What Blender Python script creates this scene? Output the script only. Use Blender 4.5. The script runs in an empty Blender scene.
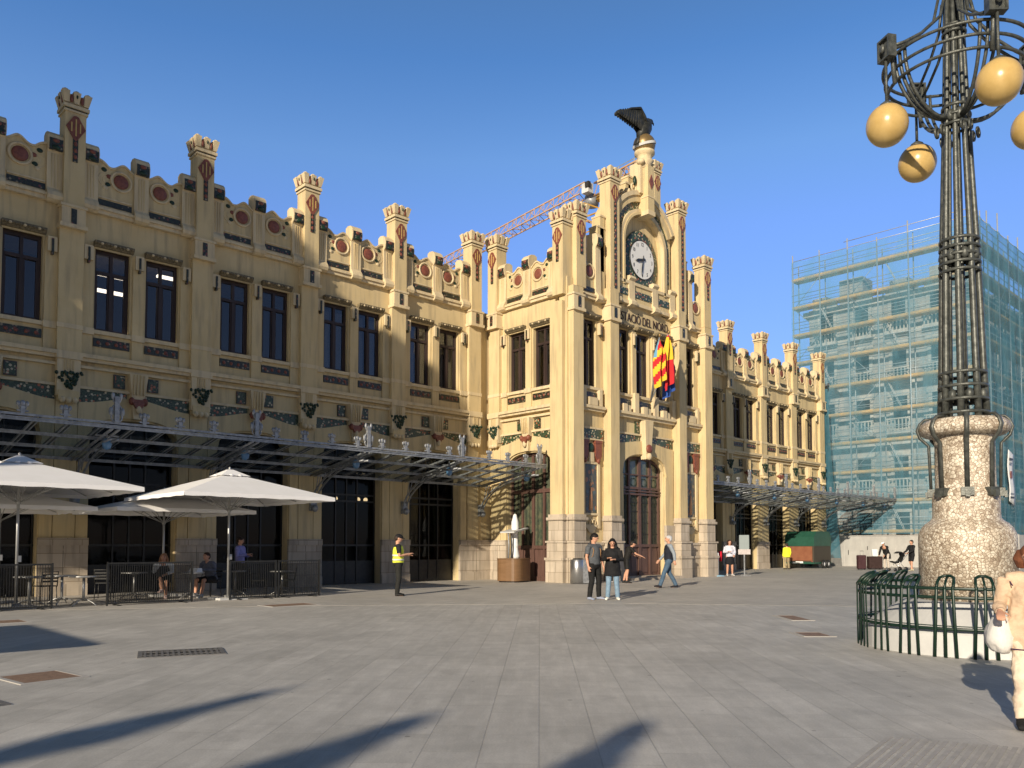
import bpy, bmesh, math, random
from math import sin, cos, pi, radians, sqrt, atan2
from mathutils import Vector, Matrix
random.seed(7)
S = bpy.context.scene
COL = S.collection

# ---------------------------------------------------------------- camera
TH = radians(46.4); PI_T = radians(2.6); EYE = 1.5; FPX = 820.0; SHIFT = 124.0
cF = Vector((cos(TH)*cos(PI_T), sin(TH)*cos(PI_T), sin(PI_T)))
cR = Vector((sin(TH), -cos(TH), 0)); cU = cR.cross(cF)
cd = bpy.data.cameras.new('camera'); cam = bpy.data.objects.new('camera', cd); COL.objects.link(cam)
M = Matrix.Identity(4)
for i in range(3):
    M[i][0] = cR[i]; M[i][1] = cU[i]; M[i][2] = -cF[i]
M[2][3] = EYE
cam.matrix_world = M
cd.sensor_width = 36; cd.lens = FPX/1024*36; cd.shift_y = SHIFT/1024; cd.clip_start = .1; cd.clip_end = 5000
S.camera = cam
# ---------------------------------------------------------------- light
SUN_AZ = radians(22.5)      # travel direction of the light, from +X towards +Y
SUN_EL = radians(18.5)
w = bpy.data.worlds.new("World"); S.world = w; w.use_nodes = True
nt = w.node_tree; bg = nt.nodes['Background']
sky = nt.nodes.new('ShaderNodeTexSky'); sky.sky_type = 'NISHITA'; sky.sun_disc = False
sky.sun_elevation = SUN_EL
tosun = Vector((-cos(SUN_AZ), -sin(SUN_AZ)))
sky.sun_rotation = atan2(tosun.x, tosun.y)
sky.air_density = 1.0; sky.dust_density = 0.1; sky.ozone_density = 2.2
# sky tinted by direction and height; unseen sunward side dimmed to cut fill light
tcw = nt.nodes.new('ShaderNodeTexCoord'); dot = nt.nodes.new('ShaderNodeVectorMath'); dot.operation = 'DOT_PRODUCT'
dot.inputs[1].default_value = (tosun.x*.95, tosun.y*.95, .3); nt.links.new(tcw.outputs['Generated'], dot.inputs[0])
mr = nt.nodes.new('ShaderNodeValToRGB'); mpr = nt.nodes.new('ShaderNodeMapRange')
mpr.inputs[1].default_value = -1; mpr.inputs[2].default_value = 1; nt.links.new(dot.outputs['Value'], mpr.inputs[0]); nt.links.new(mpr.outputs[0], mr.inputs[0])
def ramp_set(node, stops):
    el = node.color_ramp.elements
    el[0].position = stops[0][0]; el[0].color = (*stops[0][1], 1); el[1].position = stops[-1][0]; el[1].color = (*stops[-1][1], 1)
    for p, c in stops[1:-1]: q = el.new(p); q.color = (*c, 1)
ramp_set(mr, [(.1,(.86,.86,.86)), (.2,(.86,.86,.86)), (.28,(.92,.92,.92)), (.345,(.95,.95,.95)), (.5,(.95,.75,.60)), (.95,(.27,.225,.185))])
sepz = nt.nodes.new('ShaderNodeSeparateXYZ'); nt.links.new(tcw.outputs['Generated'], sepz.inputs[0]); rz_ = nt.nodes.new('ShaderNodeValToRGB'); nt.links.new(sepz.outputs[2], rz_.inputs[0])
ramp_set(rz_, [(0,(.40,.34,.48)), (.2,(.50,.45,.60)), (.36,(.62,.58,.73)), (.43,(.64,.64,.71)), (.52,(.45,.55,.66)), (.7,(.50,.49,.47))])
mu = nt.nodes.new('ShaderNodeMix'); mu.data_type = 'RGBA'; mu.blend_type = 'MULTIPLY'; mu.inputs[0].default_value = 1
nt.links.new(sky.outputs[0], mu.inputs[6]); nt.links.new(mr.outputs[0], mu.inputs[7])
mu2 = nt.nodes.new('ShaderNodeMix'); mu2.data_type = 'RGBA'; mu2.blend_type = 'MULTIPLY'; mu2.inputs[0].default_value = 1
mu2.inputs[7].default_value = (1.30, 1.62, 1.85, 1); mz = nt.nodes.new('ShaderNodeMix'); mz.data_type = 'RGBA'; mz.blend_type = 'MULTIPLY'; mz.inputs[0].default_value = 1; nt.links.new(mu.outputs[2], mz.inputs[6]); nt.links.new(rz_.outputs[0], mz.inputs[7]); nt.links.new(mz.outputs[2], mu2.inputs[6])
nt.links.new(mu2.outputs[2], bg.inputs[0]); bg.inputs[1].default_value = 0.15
sl = bpy.data.lights.new('sun', 'SUN'); sl.energy = 5.0; sl.angle = radians(0.6); sl.color = (1.0, .875, .70)
so = bpy.data.objects.new('sun', sl); COL.objects.link(so)
sd = Vector((cos(SUN_AZ)*cos(SUN_EL), sin(SUN_AZ)*cos(SUN_EL), -sin(SUN_EL)))
so.rotation_euler = sd.to_track_quat('-Z', 'Y').to_euler(); so.location = (-30, -15, 40)
S.view_settings.view_transform = 'Standard'; S.view_settings.look = 'None'
S.view_settings.exposure = 0.18; S.view_settings.gamma = 1

# ---------------------------------------------------------------- materials
def mat(name, c, rough=.7, metal=0, c2=None, scale=3, detail=5, stretch=(1,1,1), bump=0, bscale=40, fac=(.35,.65), spec=.4, coords='pos', emit=None):
    m = bpy.data.materials.new(name); m.use_nodes = True; n = m.node_tree; L = n.links
    b = n.nodes['Principled BSDF']; b.inputs['Roughness'].default_value = rough; b.inputs['Metallic'].default_value = metal
    b.inputs['Specular IOR Level'].default_value = spec
    b.inputs['Base Color'].default_value = (*c, 1)
    if emit:
        b.inputs['Emission Color'].default_value = (*emit[0], 1); b.inputs['Emission Strength'].default_value = emit[1]
    if c2 or bump:
        if coords == 'pos': src = n.nodes.new('ShaderNodeNewGeometry').outputs['Position']
        else: src = n.nodes.new('ShaderNodeTexCoord').outputs['Object']
        mp = n.nodes.new('ShaderNodeMapping'); mp.inputs['Scale'].default_value = stretch; L.new(src, mp.inputs[0])
    if c2:
        t = n.nodes.new('ShaderNodeTexNoise'); t.inputs['Scale'].default_value = scale; t.inputs['Detail'].default_value = detail
        t.inputs['Roughness'].default_value = .6
        L.new(mp.outputs[0], t.inputs['Vector'])
        r = n.nodes.new('ShaderNodeValToRGB'); r.color_ramp.elements[0].position = fac[0]; r.color_ramp.elements[1].position = fac[1]
        r.color_ramp.elements[0].color = (*c, 1); r.color_ramp.elements[1].color = (*c2, 1)
        L.new(t.outputs['Fac'], r.inputs[0]); L.new(r.outputs[0], b.inputs['Base Color'])
    if bump:
        t2 = n.nodes.new('ShaderNodeTexNoise'); t2.inputs['Scale'].default_value = bscale; t2.inputs['Detail'].default_value = 4
        L.new(src, t2.inputs['Vector'])
        bp = n.nodes.new('ShaderNodeBump'); bp.inputs['Strength'].default_value = bump; bp.inputs['Distance'].default_value = .02
        L.new(t2.outputs['Fac'], bp.inputs['Height']); L.new(bp.outputs[0], b.inputs['Normal'])
    return m
def nd(m, t): return m.node_tree.nodes.new(t)

def stucco(name, c, c2, cd_, joints=False):
    m = mat(name, c, .85, c2=c2, scale=.9, detail=6, bump=.15, bscale=25, spec=.2)
    n = m.node_tree; L = n.links; b = n.nodes['Principled BSDF']
    src = nd(m,'ShaderNodeNewGeometry').outputs['Position']
    mp = nd(m,'ShaderNodeMapping'); mp.inputs['Scale'].default_value = (5,5,.5); L.new(src, mp.inputs[0])
    t = nd(m,'ShaderNodeTexNoise'); t.inputs['Scale'].default_value = 1.2; t.inputs['Detail'].default_value = 7; L.new(mp.outputs[0], t.inputs[0])
    r = nd(m,'ShaderNodeValToRGB'); r.color_ramp.elements[0].position = .48; r.color_ramp.elements[1].position = .74
    r.color_ramp.elements[0].color = (0,0,0,1); r.color_ramp.elements[1].color = (.8,.8,.8,1); L.new(t.outputs['Fac'], r.inputs[0])
    mx = nd(m,'ShaderNodeMix'); mx.data_type = 'RGBA'
    old = b.inputs['Base Color'].links[0].from_socket
    L.new(r.outputs[0], mx.inputs[0]); L.new(old, mx.inputs[6]); mx.inputs[7].default_value = (*cd_, 1)
    L.new(mx.outputs[2], b.inputs['Base Color'])
    if joints:
        sp = nd(m,'ShaderNodeSeparateXYZ'); L.new(src, sp.inputs[0]); ad = nd(m,'ShaderNodeMath'); L.new(sp.outputs[0], ad.inputs[0]); L.new(sp.outputs[1], ad.inputs[1])
        cb = nd(m,'ShaderNodeCombineXYZ'); L.new(ad.outputs[0], cb.inputs[0]); L.new(sp.outputs[2], cb.inputs[1])
        br = nd(m,'ShaderNodeTexBrick'); br.inputs['Scale'].default_value = 1; br.inputs['Brick Width'].default_value = .8; br.inputs['Row Height'].default_value = .42; br.inputs['Mortar Size'].default_value = .009
        br.inputs['Color1'].default_value = (1,1,1,1); br.inputs['Color2'].default_value = (.82,.81,.80,1); br.inputs['Mortar'].default_value = (.5,.47,.43,1); L.new(cb.outputs[0], br.inputs['Vector'])
        mm = nd(m,'ShaderNodeMix'); mm.data_type = 'RGBA'; mm.blend_type = 'MULTIPLY'; mm.inputs[0].default_value = 1; L.new(mx.outputs[2], mm.inputs[6]); L.new(br.outputs[0], mm.inputs[7]); L.new(mm.outputs[2], b.inputs['Base Color'])
    return m
CREAM = stucco('cream_render', (.595,.465,.25), (.65,.52,.295), (.40,.32,.20))
TRIM = stucco('pale_trim', (.64,.515,.31), (.69,.565,.36), (.44,.36,.245))
STONE = stucco('limestone', (.47,.40,.31), (.57,.49,.39), (.30,.26,.21), True)

def tiles(name, base, base2, spots, sc=7, thr=.33):
    m = mat(name, base, .35, spec=.5); n = m.node_tree; L = n.links; b = n.nodes['Principled BSDF']
    src = nd(m,'ShaderNodeNewGeometry').outputs['Position']
    v = nd(m,'ShaderNodeTexVoronoi'); v.inputs['Scale'].default_value = sc; L.new(src, v.inputs['Vector'])
    no = nd(m,'ShaderNodeTexNoise'); no.inputs['Scale'].default_value = sc*2.2; L.new(src, no.inputs['Vector'])
    r0 = nd(m,'ShaderNodeValToRGB'); r0.color_ramp.elements[0].color = (*base,1); r0.color_ramp.elements[1].color = (*base2,1)
    r0.color_ramp.elements[0].position = .4; r0.color_ramp.elements[1].position = .6; L.new(no.outputs['Fac'], r0.inputs[0])
    sep = nd(m,'ShaderNodeSeparateColor'); L.new(v.outputs['Color'], sep.inputs[0])
    r1 = nd(m,'ShaderNodeValToRGB'); r1.color_ramp.interpolation = 'CONSTANT'
    els = r1.color_ramp.elements
    while len(els) < len(spots): els.new(.5)
    for i, c in enumerate(spots): els[i].position = i/len(spots); els[i].color = (*c, 1)
    L.new(sep.outputs[0], r1.inputs[0])
    lt = nd(m,'ShaderNodeMath'); lt.operation = 'LESS_THAN'; lt.inputs[1].default_value = thr; L.new(v.outputs['Distance'], lt.inputs[0])
    mx = nd(m,'ShaderNodeMix'); mx.data_type = 'RGBA'; L.new(lt.outputs[0], mx.inputs[0]); L.new(r0.outputs[0], mx.inputs[6]); L.new(r1.outputs[0], mx.inputs[7])
    L.new(mx.outputs[2], b.inputs['Base Color'])
    return m
TILE = tiles('flower_tiles', (.018,.032,.015), (.07,.095,.05), [(.40,.12,.05),(.03,.06,.03),(.50,.42,.26),(.03,.07,.035),(.45,.38,.25)], 10, .4)
LINT = mat('floral_moulding', (.09,.075,.045), .6, c2=(.24,.19,.11), scale=22, detail=3)
TILED = tiles('dark_tiles', (.014,.015,.009), (.04,.042,.025), [(.18,.05,.04),(.02,.04,.02),(.25,.2,.13),(.02,.02,.02)], 11, .38)
PICT = tiles('mosaic_picture', (.05,.075,.09), (.10,.085,.06), [(.3,.14,.07),(.08,.12,.14),(.22,.17,.10),(.06,.08,.06)], 5, .42)
GREEN = mat('green_tile', (.007,.022,.012), .4, c2=(.02,.05,.025), scale=14)
RED = mat('red_ceramic', (.16,.05,.035), .45, c2=(.26,.085,.05), scale=12)
YEL = mat('yellow_ceramic', (.55,.38,.13), .45)
WOOD = mat('dark_brown_joinery', (.030,.018,.016), .5, c2=(.05,.031,.027), scale=4, stretch=(1,1,.2))
DOORW = mat('door_wood', (.085,.047,.036), .5, c2=(.13,.072,.058), scale=5, stretch=(3,3,.3))
BLACK = mat('black_metal', (.012,.012,.012), .45, c2=(.025,.025,.022), scale=8, spec=.5)
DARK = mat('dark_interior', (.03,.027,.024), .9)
IRON = mat('painted_iron', (.20,.21,.22), .45, .3, c2=(.36,.37,.38), scale=9)
LAMPI = mat('lamp_ironwork', (.055,.06,.054), .42, .35, c2=(.12,.125,.112), scale=12, bump=.2, bscale=60)
GRN = mat('green_paint', (.004,.018,.011), .4, c2=(.007,.028,.016), scale=10, spec=.5)
WHITE = mat('white_paint', (.72,.72,.70), .5, c2=(.8,.8,.78), scale=3)
STEEL = mat('steel', (.5,.5,.5), .28, .9)
BRONZE = mat('dark_bronze', (.02,.022,.02), .5, .3, c2=(.05,.05,.045), scale=5)
GOLD = mat('gilded_ball', (.30,.20,.08), .4, .5, c2=(.22,.15,.07), scale=6)
ORANGE = mat('orange_paint', (.48,.27,.13), .5, c2=(.40,.26,.15), scale=2)
CLOCKF = mat('clock_face', (.75,.74,.70), .4)
CONC = mat('white_concrete', (.50,.50,.49), .8, c2=(.62,.62,.6), scale=1.3, bump=.15, spec=.2)
def glass(name, tint, base):
    m = bpy.data.materials.new(name); m.use_nodes = True; n = m.node_tree; n.nodes.clear(); L = n.links
    o = n.nodes.new('ShaderNodeOutputMaterial'); mx = n.nodes.new('ShaderNodeMixShader'); tr = n.nodes.new('ShaderNodeBsdfTransparent')
    gl = n.nodes.new('ShaderNodeBsdfGlossy'); gl.inputs['Roughness'].default_value = .05; lw = n.nodes.new('ShaderNodeLayerWeight'); lw.inputs[0].default_value = .5
    tr.inputs[0].default_value = (*tint, 1); gl.inputs[0].default_value = (.9,.95,1,1)
    no = n.nodes.new('ShaderNodeTexNoise'); no.inputs['Scale'].default_value = 1.1; bp = n.nodes.new('ShaderNodeBump'); bp.inputs['Strength'].default_value = .12; bp.inputs['Distance'].default_value = .1
    L.new(no.outputs[0], bp.inputs['Height']); L.new(bp.outputs[0], gl.inputs['Normal'])
    pw = n.nodes.new('ShaderNodeMath'); pw.operation = 'POWER'; pw.inputs[1].default_value = 4; L.new(lw.outputs['Facing'], pw.inputs[0])
    ml = n.nodes.new('ShaderNodeMath'); ml.operation = 'MULTIPLY_ADD'; ml.inputs[1].default_value = min(.9, base*12); ml.inputs[2].default_value = base; ml.use_clamp = True
    L.new(pw.outputs[0], ml.inputs[0]); L.new(ml.outputs[0], mx.inputs[0]); L.new(tr.outputs[0], mx.inputs[1]); L.new(gl.outputs[0], mx.inputs[2]); L.new(mx.outputs[0], o.inputs[0])
    return m
GLASS = glass('window_glass', (.6,.6,.6), .07)
CGLASS = glass('canopy_glass', (.76,.78,.77), .01)
DGLASS = glass('entrance_glass', (.6,.6,.6), .012)

# ---------------------------------------------------------------- mesh builder
class MB:
    def __init__(s): s.v=[]; s.f=[]; s.m=[]; s.sm=[]; s.mats=[]
    def mi(s, m):
        if m not in s.mats: s.mats.append(m)
        return s.mats.index(m)
    def add(s, vs, fs, m, smooth=False):
        o=len(s.v); s.v += [tuple(v) for v in vs]; k=s.mi(m)
        for f in fs: s.f.append([i+o for i in f]); s.m.append(k); s.sm.append(smooth)
    def addm(s, vs, fs, ms, smooth=True):
        o=len(s.v); s.v += [tuple(v) for v in vs]
        for f,m in zip(fs,ms): s.f.append([i+o for i in f]); s.m.append(s.mi(m)); s.sm.append(smooth)
    def box(s, x0,x1,y0,y1,z0,z1,m):
        vs=[(x,y,z) for z in (z0,z1) for y in (y0,y1) for x in (x0,x1)]
        s.add(vs,[(0,2,3,1),(4,5,7,6),(0,1,5,4),(2,6,7,3),(0,4,6,2),(1,3,7,5)],m)
    def tbox(s, b, t, m):   # tapered box: b,t = (x0,x1,y0,y1,z)
        vs=[(x,y,q[4]) for q in (b,t) for y in (q[2],q[3]) for x in (q[0],q[1])]
        s.add(vs,[(0,2,3,1),(4,5,7,6),(0,1,5,4),(2,6,7,3),(0,4,6,2),(1,3,7,5)],m)
    def prism(s, poly, y0, y1, m):   # poly of (x,z)
        n=len(poly); vs=[(p[0],y0,p[1]) for p in poly]+[(p[0],y1,p[1]) for p in poly]
        s.add(vs,[list(range(n)),list(range(2*n-1,n-1,-1))]+[(i,(i+1)%n,n+(i+1)%n,n+i) for i in range(n)],m)
    def prismx(s, poly, x0, x1, m):  # poly of (y,z)
        n=len(poly); vs=[(x0,p[0],p[1]) for p in poly]+[(x1,p[0],p[1]) for p in poly]
        s.add(vs,[list(range(n)),list(range(2*n-1,n-1,-1))]+[(i,(i+1)%n,n+(i+1)%n,n+i) for i in range(n)],m)
    def prismz(s, poly, z0, z1, m):
        n=len(poly); vs=[(p[0],p[1],z0) for p in poly]+[(p[0],p[1],z1) for p in poly]
        s.add(vs,[list(range(n)),list(range(2*n-1,n-1,-1))]+[(i,(i+1)%n,n+(i+1)%n,n+i) for i in range(n)],m)
    def strip(s, top, bot, y0, y1, m):  # band between two polylines of (x,z)
        for i in range(len(top)-1):
            s.prism([bot[i],bot[i+1],top[i+1],top[i]], y0, y1, m)
    def tube(s, pts, r, m, n=8, flat=1.0, smooth=True, caps=True, side=None):
        pts=[Vector(p) for p in pts]; rs=r if isinstance(r,(list,tuple)) else [r]*len(pts)
        vs=[]; prev=None
        for i,p in enumerate(pts):
            d=(pts[min(i+1,len(pts)-1)]-pts[max(i-1,0)]).normalized()
            if side is not None: u=Vector(side)-d*Vector(side).dot(d)
            elif prev is None: u=d.orthogonal() if abs(d.z)<.9 else Vector((1,0,0))-d*d.x
            else: u=prev-d*prev.dot(d)
            u.normalize(); prev=u; v=d.cross(u)
            rr=rs[i]; ru,rv=(rr if isinstance(rr,(list,tuple)) else (rr,rr*flat))
            for k in range(n):
                a=2*pi*(k+.5)/n; vs.append(p+u*cos(a)*ru+v*sin(a)*rv)
        fs=[(i*n+k,i*n+(k+1)%n,(i+1)*n+(k+1)%n,(i+1)*n+k) for i in range(len(pts)-1) for k in range(n)]
        if caps: fs += [list(range(n))[::-1], [(len(pts)-1)*n+k for k in range(n)]]
        s.add(vs,fs,m,smooth and n>4)
    def lathe(s, prof, c, m, n=24, smooth=True):
        vs=[]; 
        for r,z in prof:
            for k in range(n):
                a=2*pi*k/n; vs.append((c[0]+r*cos(a), c[1]+r*sin(a), c[2]+z))
        L=len(prof)
        fs=[(i*n+k,i*n+(k+1)%n,(i+1)*n+(k+1)%n,(i+1)*n+k) for i in range(L-1) for k in range(n)]
        if prof[0][0]>1e-4: fs.append(list(range(n))[::-1])
        if prof[-1][0]>1e-4: fs.append([(L-1)*n+k for k in range(n)])
        s.add(vs,fs,m,smooth)
    def ell(s, c, r, m, n=16, k=10, rot=None):
        vs=[]; 
        for i in range(k+1):
            ph=pi*i/k
            for j in range(n):
                a=2*pi*j/n; v=Vector((r[0]*sin(ph)*cos(a), r[1]*sin(ph)*sin(a), r[2]*cos(ph)))
                if rot: v=rot@v
                vs.append(Vector(c)+v)
        fs=[(i*n+j,(i+1)*n+j,(i+1)*n+(j+1)%n,i*n+(j+1)%n) for i in range(k) for j in range(n)]
        s.add(vs,fs,m,True)
    def ring(s, c, R, r, m, n=32, k=8, axis='z', sq=None):
        vs=[]
        for i in range(n):
            a=2*pi*i/n
            for j in range(k):
                b=2*pi*(j+.5)/k; q=R+r*cos(b); h=(sq or r)*sin(b)
                v=(q*cos(a),q*sin(a),h) if axis=='z' else (q*cos(a),h,q*sin(a))
                vs.append((c[0]+v[0],c[1]+v[1],c[2]+v[2]))
        fs=[(i*k+j,((i+1)%n)*k+j,((i+1)%n)*k+(j+1)%k,i*k+(j+1)%k) for i in range(n) for j in range(k)]
        s.add(vs,fs,m,True)
    def build(s, name, parent=None, loc=(0,0,0), rz=0, bevel=0):
        me=bpy.data.meshes.new(name); bm=bmesh.new()
        bv=[bm.verts.new(v) for v in s.v]
        for f,k,sm in zip(s.f,s.m,s.sm):
            try: F=bm.faces.new([bv[i] for i in f])
            except ValueError: continue
            F.material_index=k; F.smooth=sm
        bmesh.ops.remove_doubles(bm, verts=[v for v in bm.verts], dist=1e-6) if False else None
        bmesh.ops.recalc_face_normals(bm, faces=bm.faces)
        bm.to_mesh(me); bm.free()
        for m in s.mats: me.materials.append(m)
        o=bpy.data.objects.new(name, me); COL.objects.link(o); o.location=loc; o.rotation_euler=(0,0,rz); o.parent=parent
        if bevel:
            b=o.modifiers.new('bevel','BEVEL'); b.width=bevel; b.segments=2; b.limit_method='ANGLE'
        return o
def tag(o, label=None, cat=None, group=None, kind=None):
    if label: o['label']=label
    if cat: o['category']=cat
    if group: o['group']=group
    if kind: o['kind']=kind
    return o
def empty(name, loc=(0,0,0), rz=0, label=None, cat=None, group=None):
    o=bpy.data.objects.new(name, None); COL.objects.link(o); o.location=loc; o.rotation_euler=(0,0,rz); o.empty_display_size=.3
    return tag(o,label,cat,group)
def cp(o, parent=None, loc=None, rz=None):
    c=o.copy(); COL.objects.link(c)
    if parent is not None: c.parent=parent
    if loc is not None: c.location=loc
    if rz is not None: c.rotation_euler=(0,0,rz)
    return c
KIDS={}
def tree_copy(o, loc=None, rz=None, parent=None, label=None):
    c=o.copy(); COL.objects.link(c)
    if parent is not None: c.parent=parent
    if loc is not None: c.location=loc
    if rz is not None: c.rotation_euler=(0,0,rz)
    if label: c['label']=label
    for ch in [x for x in list(COL.objects) if x.parent==o]: tree_copy(ch, parent=c)
    return c
def text_mesh(txt, size, depth, m, name, parent, loc, rot, sx=1, align='CENTER', thin=0):
    cu=bpy.data.curves.new(name,'FONT'); cu.body=txt; cu.offset=thin; cu.size=size; cu.extrude=depth; cu.align_x=align; cu.align_y='CENTER'
    to=bpy.data.objects.new(name,cu); COL.objects.link(to)
    dg=bpy.context.evaluated_depsgraph_get(); me=bpy.data.meshes.new_from_object(to.evaluated_get(dg))
    bpy.data.objects.remove(to); o=bpy.data.objects.new(name,me); COL.objects.link(o); me.materials.clear(); me.materials.append(m)
    o.location=loc; o.rotation_euler=rot; o.scale=(sx,1,1); o.parent=parent
    return o

# ---------------------------------------------------------------- ground
def ground_mat(name, ca, cb, cj, rot, bw, rh, mortar=.006, rough=.6):
    m=bpy.data.materials.new(name); m.use_nodes=True; n=m.node_tree; L=n.links; b=n.nodes['Principled BSDF']
    src=nd(m,'ShaderNodeNewGeometry').outputs['Position']
    mp=nd(m,'ShaderNodeMapping'); mp.inputs['Rotation'].default_value=(0,0,rot); L.new(src, mp.inputs[0])
    br=nd(m,'ShaderNodeTexBrick'); br.inputs['Scale'].default_value=1; br.inputs['Brick Width'].default_value=bw; br.inputs['Row Height'].default_value=rh
    br.inputs['Mortar Size'].default_value=mortar; br.inputs['Mortar Smooth'].default_value=.3; br.offset=.37; br.inputs['Bias'].default_value=0
    br.inputs['Color1'].default_value=(*ca,1); br.inputs['Color2'].default_value=(*cb,1); br.inputs['Mortar'].default_value=(*cj,1)
    L.new(mp.outputs[0], br.inputs['Vector'])
    def noise(sc, lo, hi, clo, chi, st=(1,1,1)):
        q=nd(m,'ShaderNodeMapping'); q.inputs['Scale'].default_value=st; L.new(mp.outputs[0], q.inputs[0])
        t=nd(m,'ShaderNodeTexNoise'); t.inputs['Scale'].default_value=sc; t.inputs['Detail'].default_value=8; t.inputs['Roughness'].default_value=.65; L.new(q.outputs[0], t.inputs['Vector'])
        r=nd(m,'ShaderNodeValToRGB'); r.color_ramp.elements[0].position=lo; r.color_ramp.elements[1].position=hi
        r.color_ramp.elements[0].color=(*[clo]*3,1); r.color_ramp.elements[1].color=(*[chi]*3,1); L.new(t.outputs['Fac'], r.inputs[0]); return r.outputs[0],t.outputs['Fac']
    cur=br.outputs['Color']
    for args in [(.35,.35,.65,.86,1.08),(3.5,.4,.66,.93,1.05),(60,.3,.7,.86,1.1),(1.3,.60,.72,1.0,.84),(.9,.45,.62,.94,1.05,(1,7,1)),(7,.66,.72,1.0,.88)]:
        o,_=noise(*args); mx=nd(m,'ShaderNodeMix'); mx.data_type='RGBA'; mx.blend_type='MULTIPLY'; mx.inputs[0].default_value=1
        L.new(cur,mx.inputs[6]); L.new(o,mx.inputs[7]); cur=mx.outputs[2]
    vo=nd(m,'ShaderNodeTexVoronoi'); vo.inputs['Scale'].default_value=2.6; L.new(mp.outputs[0],vo.inputs['Vector'])   # trodden gum and drips
    sp=nd(m,'ShaderNodeSeparateColor'); L.new(vo.outputs['Color'],sp.inputs[0]); th=nd(m,'ShaderNodeMath'); th.operation='MULTIPLY'; th.inputs[1].default_value=.075; L.new(sp.outputs[0],th.inputs[0])
    lt=nd(m,'ShaderNodeMath'); lt.operation='LESS_THAN'; L.new(vo.outputs['Distance'],lt.inputs[0]); L.new(th.outputs[0],lt.inputs[1])
    mg=nd(m,'ShaderNodeMix'); mg.data_type='RGBA'; mg.blend_type='MULTIPLY'; mg.inputs[7].default_value=(.62,.61,.6,1); L.new(lt.outputs[0],mg.inputs[0]); L.new(cur,mg.inputs[6]); cur=mg.outputs[2]
    L.new(cur,b.inputs['Base Color'])
    _,f=noise(90,.3,.7,0,1)
    bp=nd(m,'ShaderNodeBump'); bp.inputs['Strength'].default_value=.25; bp.inputs['Distance'].default_value=.006; L.new(f,bp.inputs['Height'])
    bp2=nd(m,'ShaderNodeBump'); bp2.inputs['Strength'].default_value=.6; bp2.inputs['Distance'].default_value=.004; bp2.invert=True
    L.new(br.outputs['Fac'],bp2.inputs['Height']); L.new(bp.outputs[0],bp2.inputs['Normal']); L.new(bp2.outputs[0],b.inputs['Normal'])
    b.inputs['Roughness'].default_value=rough; b.inputs['Specular IOR Level'].default_value=.35
    return m
GM=ground_mat('granite_paving',(.55,.525,.48),(.48,.46,.42),(.425,.405,.37),-radians(44.5),.86,.43)
GM2=ground_mat('granite_paving_station',(.52,.49,.44),(.48,.455,.41),(.39,.365,.33),0,.6,.4)
g=MB(); g.add([(-900,-900,0),(900,-900,0),(900,900,0),(-900,900,0)],[(0,1,2,3)],GM); tag(g.build('ground'),kind='structure')
g=MB(); g.prismz([(3,27.5),(3,22.6),(9.9,18.6),(16.7,13.4),(22.5,5.5),(27.5,-8),(64,-8),(64,27.5)],.002,.005,GM2); tag(g.build('station_pavement'),kind='structure')
TACT=mat('ribbed_paving',(.36,.34,.31),.7,c2=(.44,.41,.38),scale=6)
g=MB(); q0=Vector((5.51,2.48)); q1=Vector((6.62,2.66)); q2=Vector((7.06,1.60))
dv=(q1-q0).normalized(); pv=(q2-q1).normalized()
for i in range(36):
    b_=q1+pv*(i*.065); a=b_-dv*2.6; off=pv*.017
    g.prismz([tuple(x) for x in (a-off,b_-off,b_+off,a+off)],.001,.007,TACT)
tag(g.build('tactile_paving'),kind='structure')

# ---------------------------------------------------------------- station
station = empty('train_station', (0,0,0), 0, 'long cream railway station with battlemented parapet, clock gable and dark arched doors', 'station')
YW, YF, XR, XR2 = 26.9, 22.3, 24.3, 34.3
WING = ((0,YW,0),0); FRONT = ((0,YF,0),0); RET = ((XR,YW,0),-pi/2)
def fr(frame, a=0, z=0):
    (x,y,_),r = frame
    return (x+a*cos(r), y+a*sin(r), z), r
def arch_z(x, hw, spring, rise):
    t=min(1,abs(x)/hw); return spring + rise*(1-t**2.6)**.5 if t<1 else spring
def walls(name, frame, a0, a1, z0, z1, ops, m=CREAM, y0=0, y1=.45, label=None):
    """wall slab with openings (l, r, zb, zt, rise)"""
    g=MB(); xs={a0,a1}
    for l,r,zb,zt,rise in ops:
        xs|={l,r}
        if rise:
            c=(l+r)/2; hw=(r-l)/2
            for k in range(1,16): xs.add(l+(r-l)*k/16)
    xs=sorted(xs)
    for i in range(len(xs)-1):
        x0,x1=xs[i],xs[i+1]; mid=(x0+x1)/2
        oo=sorted([o for o in ops if o[0]<mid<o[1]], key=lambda o:o[2]); zc=(z0,z0)
        for l,r,zb,zt,rise in oo:
            if zb>zc[0]+.001: g.prism([(x0,zc[0]),(x1,zc[1]),(x1,zb),(x0,zb)],y0,y1,m)
            if rise:
                c=(l+r)/2; hw=(r-l)/2; zc=(arch_z(x0-c,hw,zt,rise),arch_z(x1-c,hw,zt,rise))
            else: zc=(zt,zt)
        g.prism([(x0,zc[0]),(x1,zc[1]),(x1,z1),(x0,z1)],y0,y1,m)
    loc,r=fr(frame); return g.build(name,station,loc,r)

WZ0, WZ1 = 8.12, 10.68
def win_ops(c): return [(c-1.28,c-.24,WZ0,WZ1,0),(c+.24,c+1.28,WZ0,WZ1,0)]
def door_op(c): return (c-1.32,c+1.32,-.05,4.85,.55)

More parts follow.
